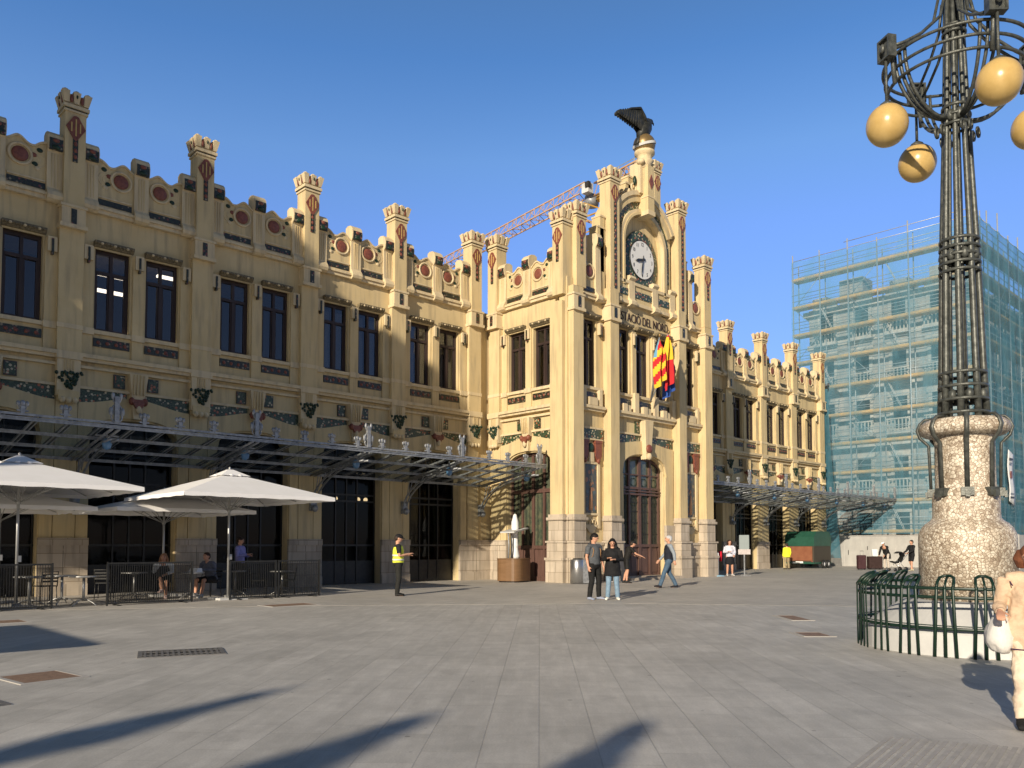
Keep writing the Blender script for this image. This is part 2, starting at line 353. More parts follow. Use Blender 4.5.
left_c=[1.15,5.15,9.15,13.15,17.15,21.15]
left_p=[-.85,3.15,7.15,11.15,15.15,19.15,23.2]
right_c=[37.6,41.6,45.65,49.7,53.7]
right_p=[35.55,39.6,43.6,47.7,51.7,55.75]
for cs,a0,a1 in ((left_c,-1.3,XR+.0),(right_c,XR2,56.3)):
    ops=[]
    for c in cs: ops+=win_ops(c)+[door_op(c)]
    walls('wall', WING, a0, a1, 0, 11.8, ops)
rc=2.45
walls('wall', RET, -.0, YW-YF, 0, 11.8, win_ops(rc)+[(rc-1.32,rc+1.32,-.05,4.85,.55)])
# back, ends, roofs, floors
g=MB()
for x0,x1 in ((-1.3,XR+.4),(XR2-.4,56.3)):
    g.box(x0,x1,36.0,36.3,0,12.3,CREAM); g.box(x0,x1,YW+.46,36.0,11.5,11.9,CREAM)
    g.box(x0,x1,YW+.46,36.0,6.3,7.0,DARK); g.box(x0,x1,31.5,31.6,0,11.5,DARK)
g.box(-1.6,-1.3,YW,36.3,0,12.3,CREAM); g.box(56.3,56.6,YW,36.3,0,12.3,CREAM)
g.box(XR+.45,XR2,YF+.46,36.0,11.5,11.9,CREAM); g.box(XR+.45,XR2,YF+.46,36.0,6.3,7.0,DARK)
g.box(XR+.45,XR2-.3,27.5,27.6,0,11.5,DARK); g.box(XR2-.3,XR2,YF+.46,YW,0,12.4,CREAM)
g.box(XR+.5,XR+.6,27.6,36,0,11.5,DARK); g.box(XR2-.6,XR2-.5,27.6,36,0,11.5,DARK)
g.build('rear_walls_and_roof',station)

# -- windows (timber casements)
def window_proto(wd=1.04, hh=WZ1-WZ0, par=None):
    g=MB(); hw=wd/2; y0,y1=.16,.26; t=.085
    g.box(-hw,-hw+t,y0,y1,0,hh,WOOD); g.box(hw-t,hw,y0,y1,0,hh,WOOD); g.box(-hw+t,hw-t,y0,y1,0,t,WOOD); g.box(-hw+t,hw-t,y0,y1,hh-t*1.6,hh,WOOD)
    tz=hh*.70; g.box(-hw+t,hw-t,y0-.02,y1,tz,tz+.1,WOOD); g.box(-.055,.055,y0-.01,y1,t,tz,WOOD); g.box(-.045,.045,y0,y1,tz+.1,hh-t*1.6,WOOD)
    for s in (-1,1):
        xa,xb=(s*(hw-t),s*.055); xa,xb=min(xa,xb),max(xa,xb)
        for z0,z1 in ((t,tz),):
            g.box(xa,xa+.045,y0+.02,y1-.01,z0,z1,WOOD); g.box(xb-.045,xb,y0+.02,y1-.01,z0,z1,WOOD)
    f=g.build('window',par)
    g=MB(); g.box(-hw+.04,hw-.04,.215,.225,.04,hh-.06,GLASS); p=g.build('pane',f)
    return f
WP=window_proto(par=station); first=[True]
CURT=mat('net_curtain',(.5,.48,.42),.9,c2=(.62,.6,.54),scale=5,stretch=(6,6,.1))
def place_window(frame,c,z=WZ0,proto=WP,curtain=False):
    loc,r=fr(frame,c,z)
    if first and proto is WP: first.clear(); o=WP; o.location=loc; o.rotation_euler=(0,0,r)
    else: o=tree_copy(proto,loc,r,parent=station)
    if curtain:
        g=MB(); n=26
        for x0,x1 in ((-.46,-.1),(.08,.47)):
            top=[(x0+(x1-x0)*i/n, .36+.025*sin(i*1.9)) for i in range(n+1)]
            vs=[(x,y,.03) for x,y in top]+[(x,y,2.3) for x,y in top]
            g.add(vs,[(i,i+1,n+2+i,n+1+i) for i in range(n)],CURT,True)
        g.build('curtain',o)
    return o
for cs,fm in ((left_c,WING),(right_c,WING),([rc],RET)):
    for c in cs:
        for s in (-.76,.76): place_window(fm,c+s,curtain=(fm is WING and (c in (17.15,21.15) or c>40)))
# office strip lights seen through two panes
LIT=mat('office_tube_light',(1,1,1),.5,emit=((1,.86,.7),5))
for x,y,z in ((9.0,29.2,10.6),(8.8,28.2,9.75),(11.0,29.0,10.9)):
    g=MB(); g.box(-.5,.5,-.08,.08,-.04,.04,LIT); g.build('ceiling_light',station,(x,y,z))

# -- door screens in the arches
def door_screen(frame,c,hw=1.32,wood=BLACK,h=5.45,dep=.42,solid=False):
    g=MB(); y0,y1=dep-.06,dep+.04
    ww=2*hw
    def top(x): return arch_z(x,hw,4.85,.55)+.03
    for x in (-hw+.04,-hw*.36,0,hw*.36,hw-.04):
        g.box(x-.025,x+.025,y0,y1,0,top(x),wood)
    for z in (.06,1.5,3.2,3.45,4.3): g.box(-hw,hw,y0+.01,y1-.01,z-.035,z+.035,wood)
    g.box(-hw,hw,y0+.03,y1-.03,.05,.9 if not solid else 1.55,wood)
    loc,r=fr(frame,c); f=g.build('entrance_screen' ,station,loc,r)
    g=MB(); n=12
    t=[(-hw+ww*i/n, top(-hw+ww*i/n)-.02) for i in range(n+1)]; g.strip(t,[(x,.1) for x,_ in t],dep-.012,dep-.004,DGLASS)
    g.build('pane',f); return f
for c in left_c[1:]+right_c[:]: door_screen(WING,c)
# -- glazed station lamps inside
GLOBE=mat('interior_globe',(1,.9,.7),.5,emit=((1,.75,.4),2.2))
for x,z in ((16.6,3.35),(17.05,3.35),(18.1,3.35),(18.45,3.35)):
    g=MB(); g.ell((0,0,0),(.085,.085,.085),GLOBE); g.tube([(0,0,.08),(0,0,1.6)],.01,BLACK,6); g.build('interior_lamp',station,(x+.25,28.3,z))

# -- bay relief (everything between two pilasters)
def relief(mirror_shelf=True, hwid=1.68, windows=True):
    g=MB()
    def wv(x): 
        t=min(1,abs(x)/1.68); return 5.83+.26*(cos(t*pi)+1)/2
    N=24; xs=[-hwid+2*hwid*i/N for i in range(N+1)]
    bands=[(x,6.24) for x in xs]; low=[(x,wv(x)) for x in xs]
    for a,b in ((-hwid,-.22),(.22,hwid)):
        q=[x for x in xs if a<=x<=b]
        g.strip([(x,6.24) for x in q],[(x,wv(x)) for x in q],-.05,-.0,TILE)
    # projecting layer beneath the wave
    x2=[-hwid+2*hwid*i/32 for i in range(33)]
    g.strip([(x,wv(x)) for x in x2],[(x,max(4.85,arch_z(x,1.34,4.88,.56)+.02) if abs(x)<1.34 else 4.6) for x in x2],-.085,0,CREAM)
    for s in (-1,1): g.box(*sorted((s*1.345,s*hwid)),-.085,0,1.72,4.6,CREAM)
    g.box(-hwid,hwid,-.10,0,6.24,6.32,TRIM)
    g.box(-hwid,hwid,-.20,0,7.06,7.16,TRIM); g.box(-hwid,hwid,-.28,0,7.16,7.28,TRIM); g.box(-hwid,hwid,-.12,0,6.86,6.94,TRIM)
    for s in (-1,1): 
        a,b=sorted((s*.34,s*.68)); g.box(a,b,-.06,0,6.38,6.8,TILED); g.box(a+.04,b-.04,-.066,0,6.42,6.76,TILE)
    # mid console with pendant
    g.tbox((-.12,.12,-.22,0,5.45),(-.28,.28,-.3,0,6.86),TRIM)
    for k in (-.15,-.05,.05,.15): g.box(k-.015,k+.015,-.335,-.26,6.2,6.84,CREAM)
    g.tbox((-.05,.05,-.35,-.1,5.72),(-.25,.25,-.33,-.1,6.06),RED); g.ell((0,-.3,5.74),(.1,.08,.14),TRIM,10,6)
    for s in (-1,1): g.ell((s*.2,-.26,6.0),(.09,.1,.13),RED,8,6)
    # under-window zone: strips, sill and tile panels
    g.box(-hwid,hwid,-.10,0,7.98,8.10,TRIM)
    for x in (-1.50,0,1.50):
        g.box(x-.17,x+.17,-.06,0,7.28,7.98,CREAM); g.box(x-.17,x+.17,-.06,0,8.10,10.62,CREAM)
        g.box(x-.13,x+.13,-.16,0,10.22,10.66,TRIM); g.box(x-.03,x+.03,-.2,-.05,10.12,10.6,TILED)
        g.box(x-.2,x+.2,-.13,0,7.93,8.13,TRIM)
    for s in (-.76,.76):
        g.box(s-.53,s+.53,-.045,0,7.6,7.86,TILED)
        for k in range(4): g.ell((s-.39+.26*k,-.045,7.73),(.06,.025,.06),RED,8,6)
        # flower lintel, scalloped
        g.prismx([(0,10.69),(-.10,10.69),(-.20,10.79),(-.20,10.86),(0,10.86)],s-.58,s+.58,LINT)
        for k in range(9): g.ell((s-.5+.125*k,-.19,10.79),(.045,.055,.04),TRIM if k%3==1 else LINT,8,6)
        g.box(s-.56,s+.56,-.03,.0,10.64,10.69,CREAM)
    return g
R0=relief().build('bay_relief',station)
def put(o,frame,a,z=0,parent=station,_used=set()):
    loc,r=fr(frame,a,z)
    if o.name not in _used: _used.add(o.name); o.location=loc; o.rotation_euler=(0,0,r); return o
    return cp(o,parent,loc,r)
for c in left_c+right_c: put(R0,WING,c)
put(R0,RET,rc)

# -- parapet panels
def parapet():
    g=MB()
    g.box(-1.66,1.66,-.16,.25,11.72,11.84,TRIM); g.box(-1.66,1.66,-.22,.25,11.84,11.92,TRIM)
    def top(x):
        x=abs(x); return 13.28+.10*math.exp(-((x-.55)/.22)**2)+.10*max(0,(x-1.0)/.3)**.5-.05*sin(x*9)
    xs=[-1.3+2.6*i/40 for i in range(41)]
    g.strip([(x,top(x)) for x in xs],[(x,11.92) for x in xs],-.08,.22,CREAM)
    g.strip([(x,top(x)+.035) for x in xs],[(x,top(x)-.03) for x in xs],-.13,.26,TRIM)
    for s in (-1,1):
        a,b=sorted((s*.27,s*1.27)); g.box(a,b,-.10,-.05,12.02,12.2,TILED); g.box(a,b,-.12,-.05,12.24,12.29,TRIM); g.box(a,b,-.12,-.05,11.93,11.99,TRIM)
        x=s*.60; g.ring((x,-.10,12.9),.30,.04,TRIM,20,6,axis='y'); g.lathe([(0.001,0),(.22,0),(.22,.05),(0.001,.07)],(0,0,0),RED,16) if False else None
        ell=MB
        g.ell((x,-.09,12.9),(.225,.045,.225),RED,16,8)
        for (dx,dz,mm) in ((.46,12.72,GREEN),(.42,12.98,RED),(.60,13.16,GREEN),(.54,12.6,TRIM)):
            g.ell((s*(.6+dx*.85),-.085,dz),(.085,.03,.07),mm,8,6)
        for k in range(3): g.ring((s*(1.02+.03*k),-.085,12.85),.12+.1*k,.012,TRIM,14,4,axis='y') if k<2 else None
    def pier(x,w,lean=0):
        hw=w/2
        sec=[(.24,11.7),(-.16,11.7),(-.27,11.76),(-.31,11.86),(-.27,11.98),(-.17,12.1),(-.15,13.2),(-.24,13.3),(-.27,13.5),(-.22,13.7),(-.1,13.81),(.1,13.84),(.24,13.78)]
        g.prismx(sec,x-hw,x+hw,TRIM)
        g.box(x-hw+.03,x+hw-.03,-.285,-.2,13.24,13.58,TILED); g.ell((x,-.28,13.32),(hw*.6,.05,.08),GREEN,8,6); g.ell((x,-.27,13.52),(hw*.5,.05,.07),RED,8,6)
        for k in (-.08,0,.08): g.box(x+k-.012,x+k+.012,-.18,-.14,12.15,13.15,CREAM)
    pier(0,.44); pier(-1.50,.42); pier(1.50,.42)
    return g
P0=parapet().build('parapet_panel',station)
for c in left_c+right_c: put(P0,WING,c)
put(P0,RET,rc)

# -- pinnacles: capital block, shaft, crown
def pinnacle(z0,ztop,w=.58,par=None,drop=True):
    g=MB(); hw=w/2
    g.box(-hw,hw,-.32,-.32+w,z0,ztop-.62,CREAM)
    zt=ztop-.62
    g.box(-hw-.04,hw+.04,-.36,-.28+w,zt-.06,zt,TRIM); g.box(-hw-.02,hw+.02,-.34,-.30+w,zt,zt+.05,TILED); g.box(-hw-.07,hw+.07,-.39,-.25+w,zt+.05,zt+.15,TRIM)
    cy=-.32+hw
    g.tbox((-hw+.02,hw-.02,cy-hw+.02,cy+hw-.02,zt+.15),(-hw-.04,hw+.04,cy-hw-.04,cy+hw+.04,zt+.46),TRIM)
    for i in range(3):
        for j in range(3):
            if i==1 and j==1: continue
            x=(i-1)*(hw-.02); y=cy+(j-1)*(hw-.02)
            g.tbox((x-.07,x+.07,y-.07,y+.07,zt+.2),(x-.105+.04*(i-1),x+.105+.04*(i-1),y-.105+.04*(j-1),y+.105+.04*(j-1),zt+.53),TRIM); g.ell((x+.04*(i-1),y+.04*(j-1),zt+.53),(.095,.095,.07),TRIM,8,6)
    for q in (-.5,.5):
        g.ell((q*hw*1.0,cy-hw-.06,zt+.33),(.05,.03,.13),RED,8,6); g.ell((-hw-.06,cy+q*hw,zt+.33),(.03,.05,.13),RED,8,6)
    g.ell((0,cy-hw-.1,zt+.40),(.03,.03,.06),GREEN,8,6); g.ell((-hw-.1,cy,zt+.40),(.03,.03,.06),GREEN,8,6)
    # diamond shield in red with yellow stripes on the street side
    zc=zt-.52; y=-.32
    g.prism([(0,zc-.42),(.07,zc-.34),(.27,zc),(.07,zc+.34),(0,zc+.36),(-.07,zc+.34),(-.27,zc),(-.07,zc-.34)],y-.035,y+.01,RED)
    for x in (-.12,0,.12): g.box(x-.018,x+.018,y-.045,y,zc-.26+abs(x),zc+.26-abs(x),YEL)
    if drop:
        zb=max(z0+.25,zc-1.05) if drop is True else z0+drop
        g.box(-.07,.07,y-.03,y+.01,zb,zc-.35,TILED); k=zc-.5
        while k>zb: g.ell((0,y-.03,k),(.055,.03,.07),RED if int(k*10)%2 else GREEN,8,6); k-=.2
    return g
def capital(w=.70,zt=11.66,zb=10.98,dep=.36):
    g=MB(); hw=w/2
    g.box(-hw+.02,hw-.02,-dep,0,zb+.12,zt,TRIM); g.box(-hw-.03,hw+.03,-dep-.05,0,zb,zb+.12,TRIM); g.box(-hw-.02,hw+.02,-dep-.03,0,zt-.05,zt+.03,TRIM)
    g.box(-.075,.075,-dep-.03,-dep+.05,zb+.05,zt-.1,TILED); return g
PN=pinnacle(11.66,15.2); PN0=PN.build('pinnacle',station)
def pilaster():
    g=capital(); hw=.34
    g.box(-hw,hw,-.22,0,7.28,10.98,CREAM); g.box(-hw-.02,hw+.02,-.24,0,7.98,8.12,TRIM)
    g.box(-hw-.02,hw+.02,-.29,0,7.05,7.28,TRIM)
    g.box(-.32,.32,-.24,0,5.95,7.05,TRIM); g.box(-.28,.28,-.28,0,5.8,6.1,CREAM)
    for x in (-.17,0,.17): g.ell((x,-.25,5.82),(.09,.1,.1),TRIM,8,6)
    for x in (-.12,-.04,.04,.12): g.box(x-.015,x+.015,-.27,-.2,6.72,7.03,CREAM)
    # hanging foliage
    rl=random.Random(11)
    for i in range(46):
        t=rl.random(); z=6.68-.5*t; hw_=(.36 if t<.3 else .36-.42*(t-.3)); x=rl.uniform(-hw_,hw_)
        g.ell((x,-.25-.05*rl.random(),z),(.05,.035,.045+.02*rl.random()),GREEN,6,4)
    g.box(-.3,.3,-.09,0,1.72,5.8,CREAM)
    return g
PL0=pilaster().build('pilaster',station)
for a in left_p+right_p:
    put(PN0,WING,a); put(PL0,WING,a)
for a in (.45,4.4): put(PN0,RET,a)
put(PL0,RET,.45)
# dado on the wing piers
def dado(frame,x0,x1):
    g=MB(); g.box(x0,x1,-.14,0,0,.35,STONE); g.box(x0,x1,-.10,0,.35,1.5,STONE); g.box(x0,x1,-.15,0,1.5,1.72,STONE)
    m=(x0+x1)/2; g.box(m-.006,m+.006,-.103,-.09,.36,1.49,TILED) if x1-x0>1 else None
    g.build('stone_dado',station,*fr(frame))
for fm_c,a0,a1 in ((left_c,-1.3,XR),(right_c,XR2,56.3)):
    e=[a0]+[v for c in fm_c for v in (c-1.32,c+1.32)]+[a1]
    for i in range(0,len(e),2): dado(WING,e[i],e[i+1])
dado(RET,0,rc-1.32); dado(RET,rc+1.32,4.0)

# ================= central block front
A0=XR; A1=XR2; CX=29.3
PF=[24.55,26.85,31.8,33.95]; PT=[24.85,27.03,31.98,34.1]   # pilaster centres
fops=[(25.3,26.1,WZ0,10.95,0),(32.5,33.3,WZ0,10.95,0)]
for c in (27.87,29.3,30.73): fops.append((c-.48,c+.48,WZ0,10.95,0))
fops.append((27.8,30.8,.0,4.85,.6))
walls('wall', FRONT, A0, A1, 0, 12.1, fops)
DW=window_proto(.94,10.95-WZ0,station); DW2=window_proto(.80,10.95-WZ0,station)
DW.location=(29.3,YF,WZ0); DW2.location=(25.7,YF,WZ0); tree_copy(DW2,(32.9,YF,WZ0),0,station)
for x in (27.87,30.73): tree_copy(DW,(x,YF,WZ0),0,station)
# corner and inner pilasters with stone feet
def big_pilaster(hw,top,dep,ret=False):
    g=MB()
    g.box(-hw,hw,-dep,0,2.7,top,CREAM)
    for z0,z1,e in ((0,.9,.14),(.9,1.0,.18),(1.0,1.6,.10),(1.6,1.68,.15),(1.68,2.5,.05),(2.5,2.62,.12),(2.62,2.74,.06)):
        g.box(-hw-e,hw+e,-dep-e,0,z0,z1,STONE)
    return g
def fpil(a,hw,top,dep,frame=FRONT): big_pilaster(hw,top,dep).build('buttress',station,*fr(frame,a))
for a in (PF[1],PF[2]): fpil(a,.28,12.4,.42)
fpil(PF[0]-.0,.30,12.0,.42); fpil(PF[3],.30,12.0,.42)
fpil(4.28,.34,11.4,.30,RET)
# chamfer pier at the corner between return and front
g=MB(); g.box(XR-.12,XR+.3,YF-.14,YF+.3,2.7,12.4,CREAM)
for z0,z1,e in ((0,.9,.12),(.9,1.0,.16),(1.0,2.5,.04),(2.5,2.62,.1)): g.box(XR-.12-e,XR+.3,YF-.14-e,YF+.3,z0,z1,STONE)
g.build('corner_pier',station)
for a in (PT[0],PT[3]):
    put(PN0,FRONT,a).location.z=.4
CP0=capital(.66,11.66,10.98,.47).build('capital',station); put(CP0,FRONT,PF[0]); 
for a in PF[1:]: put(CP0,FRONT,a)

# tower pinnacles
TP=pinnacle(12.0,17.75,.60); 
TP0=TP.build('tower_pinnacle',station,(PT[1],YF,0)); cp(TP0,station,(PT[2],YF,0))
for a in (PT[1],PT[2]):
    g=MB()
    g.box(a-.07,a+.07,YF-.35,YF-.3,11.9,15.6,TILED)
    z=12.1
    while z<15.5: g.ell((a,YF-.35,z),(.05,.03,.07),RED,8,6); z+=.26
    g.build('tile_ribbon',station)
# side bays
def side_bay(c):
    g=MB()
    g.box(c-.72,c+.72,-.10,0,5.92,6.32,TILE); g.box(c-.72,c+.72,-.12,0,5.86,5.92,TRIM); g.box(c-.72,c+.72,-.12,0,6.32,6.4,TRIM)
    g.box(c-.72,c+.72,-.2,0,7.06,7.16,TRIM); g.box(c-.72,c+.72,-.28,0,7.16,7.28,TRIM)
    for s in (-1,1):
        x=c+s*.42; g.prism([(x-.2,5.84),(x+.2,5.84),(x+.19,5.2),(x,4.92),(x-.19,5.2)],-.13,0,RED); g.box(x-.22,x+.22,-.15,0,5.74,5.86,RED)
        g.box(c+s*.47-.07,c+s*.47+.07,-.09,0,2.2,4.9,TRIM); g.ell((x,-.12,5.0),(.1,.06,.12),RED,8,6)
    g.ell((c,-.06,5.55),(.2,.05,.2),GREEN,10,6); g.box(c-.15,c+.15,-.1,0,4.95,5.35,TRIM)
    g.box(c-.40,c+.40,-.08,0,4.86,4.95,TRIM); g.box(c-.40,c+.40,-.08,0,2.74,2.83,TRIM)
    for k in range(3):
        g.ring((c-.18+.18*k,-.05,2.45),.11,.02,TRIM,14,5,axis='y')
    g.tbox((c-.1,c+.1,-.08,0,2.0),(c-.42,c+.42,-.08,0,2.35),TRIM)
    g.box(c-.72,c+.72,-.14,0,0,.9,STONE); g.box(c-.72,c+.72,-.18,0,.9,1.0,STONE); g.box(c-.72,c+.72,-.1,0,1.0,1.5,STONE); g.box(c-.72,c+.72,-.15,0,1.5,1.62,STONE)
    # window dressings
    g.box(c-.72,c+.72,-.1,0,7.98,8.1,TRIM); g.box(c-.48,c+.48,-.06,0,7.55,7.86,TILED)
    g.box(c-.3,c+.26,-.24,0,7.3,7.62,TRIM); g.box(c-.60,c-.42,-.2,0,7.28,7.98,TRIM); g.box(c+.42,c+.60,-.2,0,7.28,7.98,TRIM)
    g.prismx([(0,10.96),(-.10,10.96),(-.24,11.06),(-.24,11.14),(0,11.14)],c-.54,c+.54,LINT)
    for k in range(6): g.ell((c-.3+.12*k,-.19,11.05),(.045,.055,.04),TRIM if k%3==1 else LINT,8,6)
    for s in (-1,1): g.box(c+s*.6-.09,c+s*.6+.09,-.16,0,10.35,10.85,TRIM); g.box(c+s*.6-.03,c+s*.6+.03,-.2,-.05,10.25,10.75,TILED)
    return g
for c in (25.7,32.88):
    side_bay(c).build('side_bay_relief',station,*fr(FRONT))
    g=MB(); g.box(c-.33,c+.33,-.05,0,2.84,4.85,PICT)
    # a robed figure within the picture
    SK=mat('mosaic_flesh',(.5,.26,.14),.5); g.tube([(c-.02,-.055,2.95),(c,-.055,3.5),(c-.02,-.055,3.9)],[(.12,.02),(.1,.02),(.05,.02)],SK,8,side=(1,0,0)); g.ell((c-.02,-.055,4.02),(.07,.02,.09),SK,10,6)
    g.build('mosaic_picture',station,*fr(FRONT))
# central bay relief
g=MB(); c=CX; H2=2.12
xs=[-H2+2*H2*i/40 for i in range(41)]
wv=lambda x: 5.9+.2*(cos(min(1,abs(x)/H2)*pi)+1)/2
for a,b in ((-H2,-.25),(.25,H2)):
    q=[x for x in xs if a<=x<=b]; g.strip([(c+x,6.32) for x in q],[(c+x,wv(x)) for x in q],-.06,0,TILE)
g.strip([(c+x,wv(x)) for x in xs],[(c+x,max(4.6,arch_z(x,1.53,4.87,.62)+.02) if abs(x)<1.53 else 4.6) for x in xs],-.1,0,CREAM)
for s in (-1,1): g.box(*sorted((c+s*1.53,c+s*H2)),-.1,0,2.4,4.6,CREAM); g.box(*sorted((c+s*1.53,c+s*H2)),-.14,0,0,2.4,STONE)
g.box(c-H2,c+H2,-.12,0,6.32,6.4,TRIM); g.box(c-H2,c+H2,-.2,0,7.04,7.16,TRIM); g.box(c-H2,c+H2,-.30,0,7.16,7.28,TRIM)
g.tbox((c-.16,c+.16,-.3,0,5.3),(c-.3,c+.3,-.36,0,7.0),TRIM); g.ell((c,-.34,5.75),(.22,.1,.2),RED,10,6); g.ell((c,-.34,5.42),(.14,.1,.16),TRIM,10,6)
for s in (-1,1): g.box(*sorted((c+s*.36,c+s*.62)),-.07,0,6.4,6.95,TILE)
g.box(c-H2,c+H2,-.1,0,7.98,8.1,TRIM)
for x in (27.87,29.3,30.73):
    g.box(x-.5,x+.5,-.06,0,7.6,7.86,TILED); g.box(x-.3,x-.02,-.3,0,7.28,7.6,TRIM); g.box(x+.06,x+.3,-.24,0,7.28,7.56,TRIM)
    g.prismx([(0,10.96),(-.10,10.96),(-.24,11.06),(-.24,11.14),(0,11.14)],x-.56,x+.56,LINT)
    for k in range(7): g.ell((x-.48+.16*k,-.19,11.05),(.045,.055,.04),TRIM if k%3==1 else LINT,8,6)
for x in (27.28,28.585,30.015,31.35):
    g.box(x-.13,x+.13,-.1,0,8.1,10.9,CREAM); g.box(x-.09,x+.09,-.18,0,10.3,10.8,TRIM); g.box(x-.03,x+.03,-.22,-.05,10.2,10.7,TILED); g.box(x-.14,x+.14,-.24,0,7.28,8.16,TRIM)
g.build('central_relief',station,*fr(FRONT))
# main door
g=MB(); hw=1.5
def topd(x): return arch_z(x,hw,4.85,.6)+.02
n=16; t=[(-hw+3*i/n, topd(-hw+3*i/n)) for i in range(n+1)]
g.strip([(c+x,z) for x,z in t],[(c+x,z-.16) for x,z in t],.22,.36,DOORW)
for x,wd in ((-1.43,.14),(-.75,.12),(0,.18),(.75,.12),(1.43,.14)): g.box(c+x-wd/2,c+x+wd/2,.2,.34,0,topd(x)-.1,DOORW)
for z,h,e in ((.0,.18,0),(1.42,.12,.02),(3.72,.08,.04),(3.86,.06,.06),(3.98,.1,.02),(4.6,.05,0)): g.box(c-hw,c+hw,.21-e,.33,z,z+h,DOORW)
for i,x in enumerate((-1.09,-.375,.375,1.09)):
    g.box(c+x-.34,c+x+.34,.27,.32,.05,1.45,DOORW); g.box(c+x-.22,c+x+.22,.24,.3,.3,1.25,DOORW)
    for dx in (-.12,0,.12): g.box(c+x+dx-.008,c+x+dx+.008,.25,.28,1.55,3.72,BLACK)
    for z in (2.0,2.5,3.0,3.4): g.box(c+x-.3,c+x+.3,.25,.28,z-.008,z+.008,BLACK)
    g.ring((c+x,.26,3.45),.2,.012,GREEN,16,4,axis='y'); g.ring((c+x,.26,4.3),.18,.012,GREEN,16,4,axis='y')
d=g.build('main_door',station,*fr(FRONT))
g=MB(); SG=mat('leaded_glass',(.05,.07,.05),.15,c2=(.13,.13,.08),scale=5,spec=.7); n=12
t=[(c-1.45+2.9*i/n, topd(-1.45+2.9*i/n)-.05) for i in range(n+1)]; g.strip(t,[(x,1.5) for x,_ in t],.29,.31,SG); g.build('door_glass',d)
g=MB(); g.box(c-1.9,c+1.9,-.75,0,0,.12,STONE); g.box(c-1.7,c+1.7,-.45,.3,.12,.16,STONE); g.build('doorstep',station,*fr(FRONT))
# return door: timber and leaded glass
g=MB(); hw=1.32
n=16; t=[(-hw+2*hw*i/n, arch_z(-hw+2*hw*i/n,hw,4.85,.55)+.02) for i in range(n+1)]
g.strip([(rc+x,z) for x,z in t],[(rc+x,z-.14) for x,z in t],.2,.36,DOORW)
for x,wd in ((-1.26,.12),(-.64,.1),(0,.14),(.64,.1),(1.26,.12)): g.box(rc+x-wd/2,rc+x+wd/2,.2,.32,0,arch_z(x,hw,4.85,.55)-.1,DOORW)
for z,h in ((0,.2),(1.35,.14),(3.7,.16)): g.box(rc-hw,rc+hw,.19,.32,z,z+h,DOORW)
g.box(rc-hw,rc+hw,.27,.3,.05,1.4,DOORW)
for i in range(11): x=rc-1.2+2.4*i/10; g.box(x-.008,x+.008,.25,.27,1.5,5.0,BLACK)
d=g.build('side_door',station,*fr(RET))
g=MB(); t=[(rc-1.28+2.56*i/n, arch_z(-1.28+2.56*i/n,hw,4.85,.55)-.06) for i in range(n+1)]; g.strip(t,[(x,1.45) for x,_ in t],.28,.3,SG); g.build('door_glass',d)

# -- front parapets of side bays (stepped towards the tower)
for s,c2 in ((1,25.85),(-1,33.05)):
    g=MB()
    g.box(c2-.75,c2+.75,-.18,.4,11.74,11.86,TRIM); g.box(c2-.75,c2+.75,-.24,.4,11.86,11.94,TRIM)
    g.box(c2-.75,c2+.75,-.1,.4,11.94,13.1,CREAM); g.box(c2-.6,c2+.25,-.13,-.05,12.05,12.24,TILED)
    x=c2-s*.28; g.ell((x,-.11,12.92),(.24,.05,.24),RED,16,8); g.ring((x,-.12,12.92),.3,.04,TRIM,18,6,axis='y')
    g.prismx([(.35,11.7),(-.2,11.7),(-.32,11.78),(-.34,11.92),(-.2,12.1),(-.17,14.0),(-.28,14.15),(-.3,14.4),(-.2,14.6),(.35,14.65)],c2+s*.22-.16,c2+s*.22+.16,TRIM)
    g.box(c2+s*.22-.13,c2+s*.22+.13,-.33,-.2,14.05,14.4,TILED); g.ell((c2+s*.22,-.32,14.15),(.1,.05,.09),GREEN,8,6)
    # steps climbing to the tower pinnacle
    for x0,x1,z in ((.32,.75,15.05),(.5,.8,15.55)):
        a,b=sorted((c2+s*x0,c2+s*x1)); g.box(a,b,-.06+z*0,.4,13.1,z,CREAM); g.box(a-.02,b+.02,-.09,.42,z-.07,z+.003,TRIM)
    g.build('parapet_panel',station,*fr(FRONT))

# -- clock gable
g=MB(); zc=14.88; ri=1.42; N=28
def ztop(x):   # outline of the gable
    x=abs(x)
    return zc+sqrt(max(0,2.46**2-x*x)) if x<2.40 else 14.9
xs=[-2.15+4.3*i/N for i in range(N+1)]
def zin(x): return zc+sqrt(max(0,ri*ri-x*x)) if abs(x)<ri else None
xx=sorted(set(xs+[-ri,ri]+[ri*cos(pi*i/16) for i in range(17)]))
for i in range(len(xx)-1):
    a,b=xx[i],xx[i+1]; m=(a+b)/2
    if abs(m)<ri: 
        g.prism([(a,zin(max(-ri,min(ri,a))) or zc),(b,zin(b) or zc),(b,ztop(b)),(a,ztop(a))],.0,.9,CREAM)
    else: g.prism([(a,12.0),(b,12.0),(b,ztop(b)),(a,ztop(a))],.0,.9,CREAM)
g.box(-ri-.1,ri+.1,.16,.6,12.0,16.4,CREAM)
